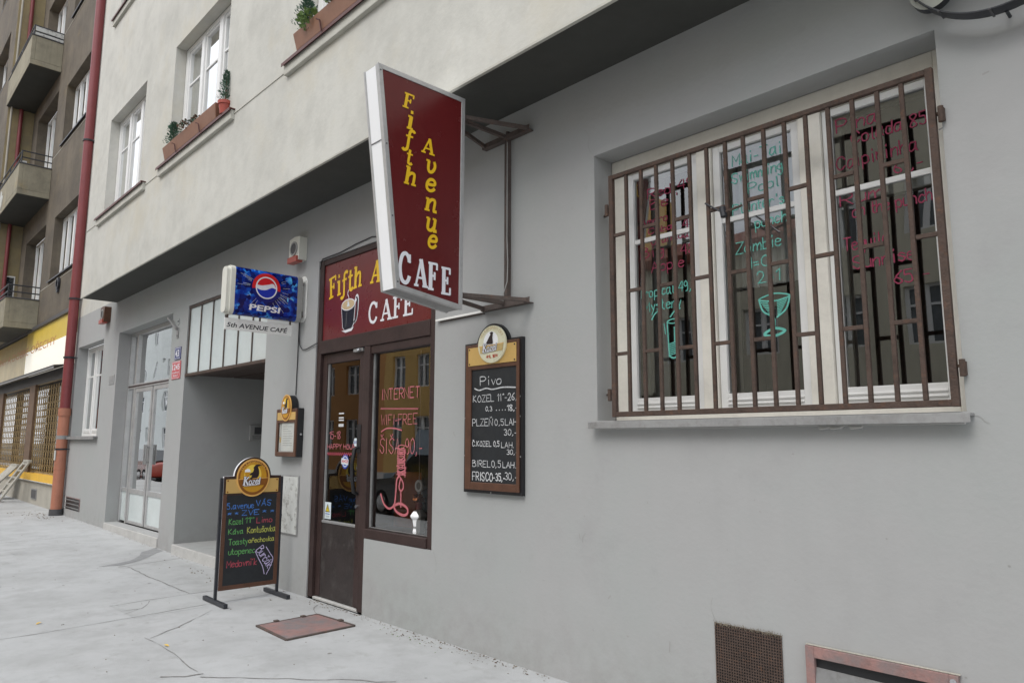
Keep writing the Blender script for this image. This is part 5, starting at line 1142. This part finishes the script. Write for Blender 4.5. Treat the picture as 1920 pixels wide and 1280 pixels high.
# ================================================================== downpipe at the party wall
T = thing('downpipe', 'tall rain downpipe, dark red above and orange plastic below', 'downpipe', (-17.95, -.12, .06))
px, py = -17.98, -.13
q = MB().tube([(px, py, 2.30), (px, py, 13.3)], .098, 'pipe_red', 20)
for z in (4.74, 8.4, 12.1): q.tube([(px, py, z), (px, py, z + .10)], .104, 'pipe_red', 20)
q.build('upper_pipe', T, smooth=True)
q = MB().tube([(px, py, gz(px) + .02), (px, py, 2.22)], .108, 'pipe_clay', 20).tube([(px, py, 2.16), (px, py, 2.32)], .122, 'pipe_clay', 20).tube([(px, py, 1.02), (px, py, 1.06)], .114, 'pipe_clay', 20); q.build('lower_pipe', T, smooth=True)
q = MB().tube([(px, py, gz(px)), (px, py, gz(px) + .13)], .13, 'darkgrey', 18); q.build('ground_socket', T, smooth=True)
for z in (1.45, 3.42, 4.72, 8.38):
    q = MB().tube([(px, py, z - .018), (px, py, z + .018)], .117, 'blacksteel', 20).bar((px + .08, py, z), (px + .12, -.001, z), .02, .02, 'blacksteel'); q.build('clamp', T)
q = MB().tube([(px, py, 1.66), (px, py, 1.74)], .1135, 'zinc', 20).box(px - .05, px + .06, py - .116, py - .105, 1.22, 1.42, 'oldwhite'); q.build('label_remnant', T)

# ================================================================== neighbouring house
N = thing('neighbour_house', 'weathered brown house with stacked balconies above a yellow shop front', 'building', (-22, 0, .1))
NX = -18.12
nwins = [(-21.6, -19.1, 5.72, 7.45), (-21.6, -19.1, 9.45, 11.13), (-21.6, -19.1, 13.15, 14.9)]
nl = [(-25.4, -22.66, z, zt, .26) for z, zt in ((4.73, 7.5), (8.35, 11.4), (12.07, 15.1))]
q = MB(); wall(q, -26.4, NX, 4.62, 22, .0, [w_ + (.20,) for w_ in nwins] + nl, 'nb_brown'); q.build('upper_wall', N, fix=False)
q = MB()
for z in (5.70, 9.43, 13.13): q.box(-22.6, NX, -.006, .012, z - .09, z - .07, 'nb_plinth')
q.build('storey_line', N)
q = MB(); wall(q, -46, -26.2, 4.62, 22, -.70, [(-30.2, -27.3, z, z + 1.75, .24) for z in (5.72, 9.45, 13.2, 16.95)], 'nb_brown'); q.quad([(-26.2, -.70, 4.62), (-26.2, 0, 4.62), (-26.2, 0, 22), (-26.2, -.70, 22)], 'nb_yellow'); q.quad([(-46, -.7, 4.62), (-26.2, -.7, 4.62), (-26.2, .1, 4.62), (-46, .1, 4.62)], 'nb_balcony'); q.build('bay_wall', N, fix=False)
q = MB().tube([(-26.12, -.36, 4.8), (-26.12, -.36, 20)], .055, 'pipe_red', 10).tube([(-26.1, -.62, 4.8), (-26.1, -.62, 20)], .03, 'nb_plinth', 8); q.build('drain_pipe', N, smooth=True)
q = MB().quad([(NX, 0, 4.62), (NX, 0, 22), (NX, 8, 22), (NX, 8, 4.62)], 'nb_brown').box(-46, NX, 7.9, 8.1, 0, 22, 'nb_brown').box(-46, NX, -.7, 8.1, 22, 22.4, 'nb_brown'); q.build('rear_wall_and_roof', N, fix=False)
def n_window(x0, x1, z0, z1, y, n=3, sill=True):
    f = MB(); e = .003; pw = (x1 - x0) / n
    f.box(x0 + e, x0 + .07, y, y + .06, z0 + e, z1 - e, 'pvc').box(x1 - .07, x1 - e, y, y + .06, z0 + e, z1 - e, 'pvc').box(x0 + .07, x1 - .07, y + .001, y + .06, z0 + e, z0 + .09, 'pvc').box(x0 + .07, x1 - .07, y + .001, y + .06, z1 - .09, z1 - e, 'pvc')
    for i in range(1, n): f.box(x0 + pw * i - .06, x0 + pw * i + .06, y - .005, y + .06, z0 + .09, z1 - .09, 'pvc')
    wn_ = f.build('window', N, bevel=.004)
    q = MB().quad([(x0 + .07, y + .03, z0 + .09), (x1 - .07, y + .03, z0 + .09), (x1 - .07, y + .03, z1 - .09), (x0 + .07, y + .03, z1 - .09)], 'glass'); q.build('pane', wn_, fix=False)
    q = MB(); room(q, x0, x1, z0, z1, y + .062, y + 1.2, 'room_dim'); q.build('room_behind', wn_, fix=False)
    q = MB(); k = 24; vs = []
    for i in range(k + 1): xx = x0 + .08 + (x1 - x0 - .16) * i / k; vs += [(xx, y + .2 + .02 * math.sin(i * 1.7), z0 + .05), (xx, y + .2 + .02 * math.sin(i * 1.7), z1 - .05)]
    q.add(vs, [(2 * i, 2 * i + 2, 2 * i + 3, 2 * i + 1) for i in range(k)], 'curtain'); q.build('curtain', wn_, fix=False)
    if sill: q = MB().box(x0 - .10, x1 + .10, y - .245, y - .001, z0 - .012, z0 + .002, 'ink').box(x0 - .10, x1 + .10, y - .248, y - .242, z0 - .035, z0 + .002, 'ink'); q.build('sill', wn_)
for w_ in nwins: n_window(*w_, .20, 4)
for z in (5.72, 9.45, 13.2, 16.95): n_window(-30.2, -27.3, z, z + 1.75, -.46)
for z, zt in ((4.73, 7.5), (8.35, 11.4), (12.07, 15.1)): n_window(-25.4, -22.66, z, zt, .26, 4, False)
q = MB()
for z in (5.9, 9.6, 13.3): q = MB().fbox(FX(-26.2), -.36, -.08, z, z + .72, .002, .012, 'pvc').fbox(FX(-26.2), -.33, -.11, z + .05, z + .67, .012, .016, 'carglass'); q.build('side_window', N, bevel=.003)
for i, (zb, zt, zr) in enumerate(((4.58, 5.36, 5.72), (8.20, 9.05, 9.42), (11.92, 12.76, 13.08))):
    yf = -.755
    q = MB().box(-26.19, -22.62, yf, -.001, zb, zb + .14, 'nb_balcony').box(-26.19, -22.62, yf, yf + .10, zb + .14, zt, 'nb_balcony').box(-22.72, -22.62, yf + .10, -.001, zb + .14, zt, 'nb_balcony').box(-26.19, -26.09, yf + .10, -.001, zb + .14, zt, 'nb_balcony').box(-26.2, -22.60, yf - .02, yf + .12, zt, zt + .03, 'darkgrey').box(-22.74, -22.60, yf + .12, -.001, zt + .0005, zt + .03, 'darkgrey')
    q.quad([(-26.18, yf + .01, zb - .003), (-22.63, yf + .01, zb - .003), (-22.63, -.002, zb - .003), (-26.18, -.002, zb - .003)], 'soffit'); BC = q.build('balcony', N, bevel=.01)  # dark sheet under the slab carries painted shade
    q = MB()
    for zz in ((zr, zr - .18) if i < 2 else (zr, zr - .17)):
        q.tube([(-22.66, -.002, zz), (-22.66, yf + .05, zz), (-26.14, yf + .05, zz), (-26.14, -.002, zz)], .018, 'blacksteel', 8)
    for xx, yy in ((-22.66, yf + .05), (-24.4, yf + .05), (-26.14, yf + .05)): q.tube([(xx, yy, zt), (xx, yy, zr)], .016, 'blacksteel', 8)
    q.build('railing', BC)
    if i == 2:
        q = MB().box(-22.645, -22.635, yf + .07, -.01, zt + .05, zr - .20, 'oldwhite').box(-22.645, -22.635, yf + .07, -.01, zr - .155, zr - .03, 'oldwhite').box(-26.0, -22.8, yf + .066, yf + .078, zt + .05, zr - .03, 'oldwhite'); q.build('rail_panel', BC)
q = MB().prism(FY(-.755), [(-25.3 + .32 * math.cos(k * .42) * (1 + .25 * math.sin(k * 2.1)), 8.62 + .26 * math.sin(k * .42) * (1 + .3 * math.cos(k * 1.7))) for k in range(15)], .001, .004, 'oldwhite'); q.build('bare_patch', N)
# shop front
q = MB().box(-46, NX, .05, .5, -.1, .655, 'nb_plinth'); q.build('plinth', N)
q = MB().box(-21.6, -20.98, .035, .05, .20, .46, 'zinc').box(-21.55, -21.03, .030, .035, .23, .43, 'darkgrey'); q.build('plinth_vent', N, bevel=.004)
q = MB().box(-46, NX, .0, .25, .657, .83, 'sill_yellow').box(-46, NX, -.02, .25, .640, .656, 'oldwhite'); q.build('window_ledge', N)
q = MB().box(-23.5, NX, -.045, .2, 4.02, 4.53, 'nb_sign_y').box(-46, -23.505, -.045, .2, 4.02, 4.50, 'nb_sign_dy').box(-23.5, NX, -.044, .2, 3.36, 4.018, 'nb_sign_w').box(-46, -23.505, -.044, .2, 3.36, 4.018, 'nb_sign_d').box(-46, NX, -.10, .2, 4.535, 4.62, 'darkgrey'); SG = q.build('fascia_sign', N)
q = MB(); sans(q, FY(-.047), 'POTRAVINY A DOBRÉ OŘECHY', -30.5, 3.93, 10.6, .28, 'orange_letter', .001, bold=.0); q.build('lettering', SG, fix=False)
q = MB().hexa([(-46, -.24, 3.30), (-18.9, -.24, 3.30), (-18.9, .04, 3.355), (-46, .04, 3.355), (-46, -.235, 3.335), (-18.9, -.235, 3.335), (-18.9, .04, 3.37), (-46, .04, 3.37)], 'awning').box(-46, -18.93, -.236, -.220, 3.255, 3.296, 'zinc').box(-46, NX, .06, .5, 3.08, 3.35, 'awning'); q.build('awning_box', N)
q = MB()
for a, b in ((-18.95, -18.5), (-22.95, -22.25), (-27.6, -26.95), (-32.5, -31.8)): q.box(a, b, .03, .12, .83, 3.08, 'lattice_rust')
q.build('shop_post', N)
q = MB().quad([(-46, .30, .83), (NX, .30, .83), (NX, .30, 3.08), (-46, .30, 3.08)], 'glass_door'); q.build('shop_pane', N, fix=False)
q = MB(); room(q, -46, NX, .83, 3.08, .305, 2.5, 'room_dim'); q.build('shop_interior', N, fix=False)
def lattice(x0, x1, z0, z1, y, cw=.12, ch=.21):
    q = MB(); nx = int((x1 - x0) / cw); 
    for i in range(nx + 1):
        for sg in (1, -1):
            pts = []; k = 0; z = z0
            while z <= z1 + .001: pts.append((x0 + (i + .25 + (.25 if (k % 2 == 0) == (sg > 0) else -.25) - (.25 if sg < 0 else .25) + .25) * cw, z)); z += ch / 2; k += 1
            F_ = FY(y + .003 * sg); 
            for (a, b), (c, d) in zip(pts[:-1], pts[1:]): q.bar(F_.p(a, b), F_.p(c, d), .017, .012, 'lattice', (0, 1, 0))
    for z in (z0 - .02, z1 + .02): q.box(x0, x1, y - .012, y + .012, z - .02, z + .02, 'lattice')
    q.build('roller_lattice', N)
lattice(-22.24, -18.97, .86, 3.06, .09, .26, .17); lattice(-26.93, -22.97, .86, 3.06, .09, .26, .17)
T = thing('wall_ornament', 'small dark iron wall bracket below the brown house window', 'wall bracket', (-20.35, -.02, 5.5)); q = MB().ring(FY(0), -20.35, 5.47, .10, .15, .01, .06, 'blacksteel', 20).box(-20.42, -20.28, -.05, -.002, 5.25, 5.36, 'blacksteel'); q.build('ring', T)
# leaning ladders
def ladder(label, x0, w, zt, yt, yf, lean, n, rail=.07, boards=False):
    T = thing('wooden_ladder', label, 'ladder', (x0 + w / 2, yf, .08))
    z0 = gz(x0) + .004
    P = lambda x, t: Vector((x + lean * t, yf + (yt - yf) * t, z0 + (zt - z0) * t))
    for x in (x0, x0 + w): q = MB().bar(P(x, 0), P(x, 1), rail, .045, 'oldwood', (0, 1, 0)); q.build('rail', T, bevel=.005)
    for i in range(n):
        t = (i + .6) / n; q = MB().bar(P(x0 + rail / 2, t), P(x0 + w - rail / 2, t), .045, .035, 'oldwood', (0, 1, 0)); q.build('rung', T, bevel=.004)
    q = MB().bar(P(x0 - .03, 1), P(x0 + w + .03, 1), .06, .075, 'oldwood', (0, 1, 0)); q.build('top_board', T, bevel=.005)
    if boards:
        q = MB(); a = P(x0 + rail / 2, .25) - Vector((0, .03, 0)); b = P(x0 + w - rail / 2, .25) - Vector((0, .03, 0)); c = P(x0 + w - rail / 2, .97) - Vector((0, .03, 0)); d = P(x0 + rail / 2, .97) - Vector((0, .03, 0)); o = Vector((0, .02, 0)); q.hexa([a, b, b + o, a + o, d, c, c + o, d + o], 'oldwood'); q.build('panel', T)
    return T
ladder('grey wooden ladder leaning by the shop lattice nearest the downpipe', -22.95, .62, 1.12, -.05, -.52, .75, 6)
ladder('grey wooden ladder with boarded face leaning farther from the downpipe', -24.5, .75, .99, -.08, -.72, .85, 5, boards=True)

# ================================================================== the other side of the street (seen in the panes)
MT['op_ochre'] = M('ochre_facade', (.74, .48, .17), .9, .08, .6, streak=.2); MT['op_orange'] = M('orange_facade', (.60, .30, .11), .9, .08, .6, streak=.2); MT['op_sand'] = M('sand_facade', (.64, .60, .48), .9, .08, .6, streak=.2); MT['op_grey'] = M('grey_facade', (.62, .64, .62), .9, .08, .6, streak=.2); MT['op_roof'] = M('red_roof', (.25, .09, .06), .8, .2, 3)
MT['opglass'] = M('dim_far_glass', (.13, .145, .155), .25, .3, 1.5, spec=.5)
def opposite(label, x0, x1, h, m, nx, nf, fh=3.3, z00=1.2):
    T = thing('street_house', label, 'building', ((x0 + x1) / 2, -18.5, 0), 'houses across the street')
    st_ = (x1 - x0) / nx; holes = []
    for f in range(nf):
        for i in range(nx): xc_ = x0 + (i + .5) * st_; holes.append((xc_ - .6, xc_ + .6, z00 + f * fh, z00 + f * fh + 1.75, .2))
    q = MB(); wall(q, x0, x1, 0, h, -18.5, holes, m, -1); q.box(x0, x1, -19.2, -18.25, h, h + .3, 'op_roof').quad([(x0, -18.5, h + .3), (x1, -18.5, h + .3), (x1, -24, h + 2.5), (x0, -24, h + 2.5)], 'op_roof').quad([(x0, -18.5, 0), (x0, -26, 0), (x0, -26, h), (x0, -18.5, h)], m).quad([(x1, -18.5, 0), (x1, -26, 0), (x1, -26, h), (x1, -18.5, h)], m); q.build('wall', T, fix=False)
    proto = None
    for hx0, hx1, hz0, hz1, _ in holes:
        if proto is None:
            y = -18.68; f = MB().box(hx0, hx0 + .13, y, y + .05, hz0, hz1, 'pvc').box(hx1 - .13, hx1, y, y + .05, hz0, hz1, 'pvc').box(hx0 + .08, hx1 - .08, y, y + .05, hz1 - .08, hz1, 'pvc').box(hx0 + .08, hx1 - .08, y, y + .05, hz0, hz0 + .08, 'pvc').box((hx0 + hx1) / 2 - .09, (hx0 + hx1) / 2 + .09, y, y + .05, hz0 + .08, hz1 - .08, 'pvc').box(hx0 + .08, (hx0 + hx1) / 2 - .05, y + .01, y + .04, hz0 + 1.15, hz0 + 1.22, 'pvc').box((hx0 + hx1) / 2 + .05, hx1 - .08, y + .01, y + .04, hz0 + 1.15, hz0 + 1.22, 'pvc'); proto = f.build('window', T); p0 = (hx0, hz0)
            g = MB().box(hx0, hx1, y - .03, y - .01, hz0, hz1, 'opglass'); pane0 = g.build('pane', proto)
        else:
            c = proto.copy(); COL.objects.link(c); c.parent = T; c.matrix_parent_inverse = Matrix.Translation(-T.location); c.location = (hx0 - p0[0], 0, hz0 - p0[1])
            d = pane0.copy(); COL.objects.link(d); d.parent = c; d.matrix_parent_inverse = Matrix.Identity(4)
    return T
opposite('sand coloured house across the street, nearest the café', -10.2, 14, 12.2, 'op_sand', 10, 3)
opposite('low ochre house across the street between the sand and ochre ones', -20, -10.2, 8.3, 'op_sand', 3, 2)
opposite('ochre house across the street in the middle of the row', -34, -20, 13.5, 'op_ochre', 6, 4)
opposite('orange house across the street beside the ochre one', -52, -34, 13.5, 'op_orange', 7, 4)
opposite('grey house across the street at the far end of the row', -120, -52, 18, 'op_grey', 16, 5)

def car(label, x, y, m, L=4.2, W=1.72, H=1.42, van=False):
    T = thing('parked_car', label, 'car', (x, y, -.12), 'cars parked along the kerb'); z = -.12
    F_ = Frame((x, y, z), (1, 0, 0), (0, 0, 1), (0, -1, 0)); w = W / 2
    low = [(-L / 2, .30), (-L / 2 + .05, .62), (-L / 2 + .12, .82), (-L * .22, .92), (L * .30, .94), (L / 2 - .06, .86), (L / 2, .55), (L / 2 - .02, .28), (L * .40, .22), (-L * .42, .22)]
    q = MB().prism(F_, low, -w, w, m); q.build('body', T, smooth=True, bevel=.05)
    cab = [(-L * .24, .925), (-L * .10, H), (L * .24, H), (L * .38, .945)] if not van else [(-L * .30, .925), (-L * .2, H), (L * .46, H), (L * .49, .88)]
    q = MB()
    vs = [F_.p(a, b, -w * .92) for a, b in cab] + [F_.p(a, b, w * .92) for a, b in cab]; vs[1] = F_.p(*cab[1], -w * .74); vs[2] = F_.p(*cab[2], -w * .74); vs[5] = F_.p(*cab[1], w * .74); vs[6] = F_.p(*cab[2], w * .74)
    q.add(vs, [(0, 1, 5, 4), (2, 3, 7, 6), (0, 3, 2, 1), (4, 5, 6, 7)], m if van else 'carglass'); q.add(vs, [(1, 2, 6, 5)], m); q.build('cabin', T, bevel=.03)
    for a in (-L * .31, L * .30):
        for s in (-1, 1):
            q = MB().tube([F_.p(a, .31, s * (w - .18)), F_.p(a, .31, s * (w + .01))], .31, 'tyre', 24); wh = q.build('wheel', T, smooth=True)
            q = MB().tube([F_.p(a, .31, s * (w + .011)), F_.p(a, .31, s * (w + .02))], .2, 'chrome', 20); q.build('rim', wh)
    for s in (-1, 1):
        q = MB().disc(Frame((x - L / 2 + .03, y, z), (0, 1, 0), (0, 0, 1), (-1, 0, 0)), s * w * .68, .66, .14, .09, -.03, .03, 'chrome', 16); q.build('headlight', T)
    return T
MT['car_red'] = M('red_car_paint', (.38, .05, .03), .2, .03, coat=1); MT['car_dark'] = M('dark_car_paint', (.02, .022, .026), .2, .03, coat=1); MT['car_pale'] = M('pale_blue_paint', (.45, .55, .66), .25, .03, coat=.6)
car('red car parked at the kerb towards the far end', -34.5, -6.4, 'car_red'); car('dark car parked at the kerb opposite the café door', -13.2, -6.5, 'car_dark', 4.4, 1.75, 1.45); car('pale blue van parked on the street behind the dark car', -16.0, -9.2, 'car_pale', 5.0, 1.95, 2.1, True)
car('dark car parked at the kerb farther along', -24.0, -6.4, 'car_dark', 4.3)
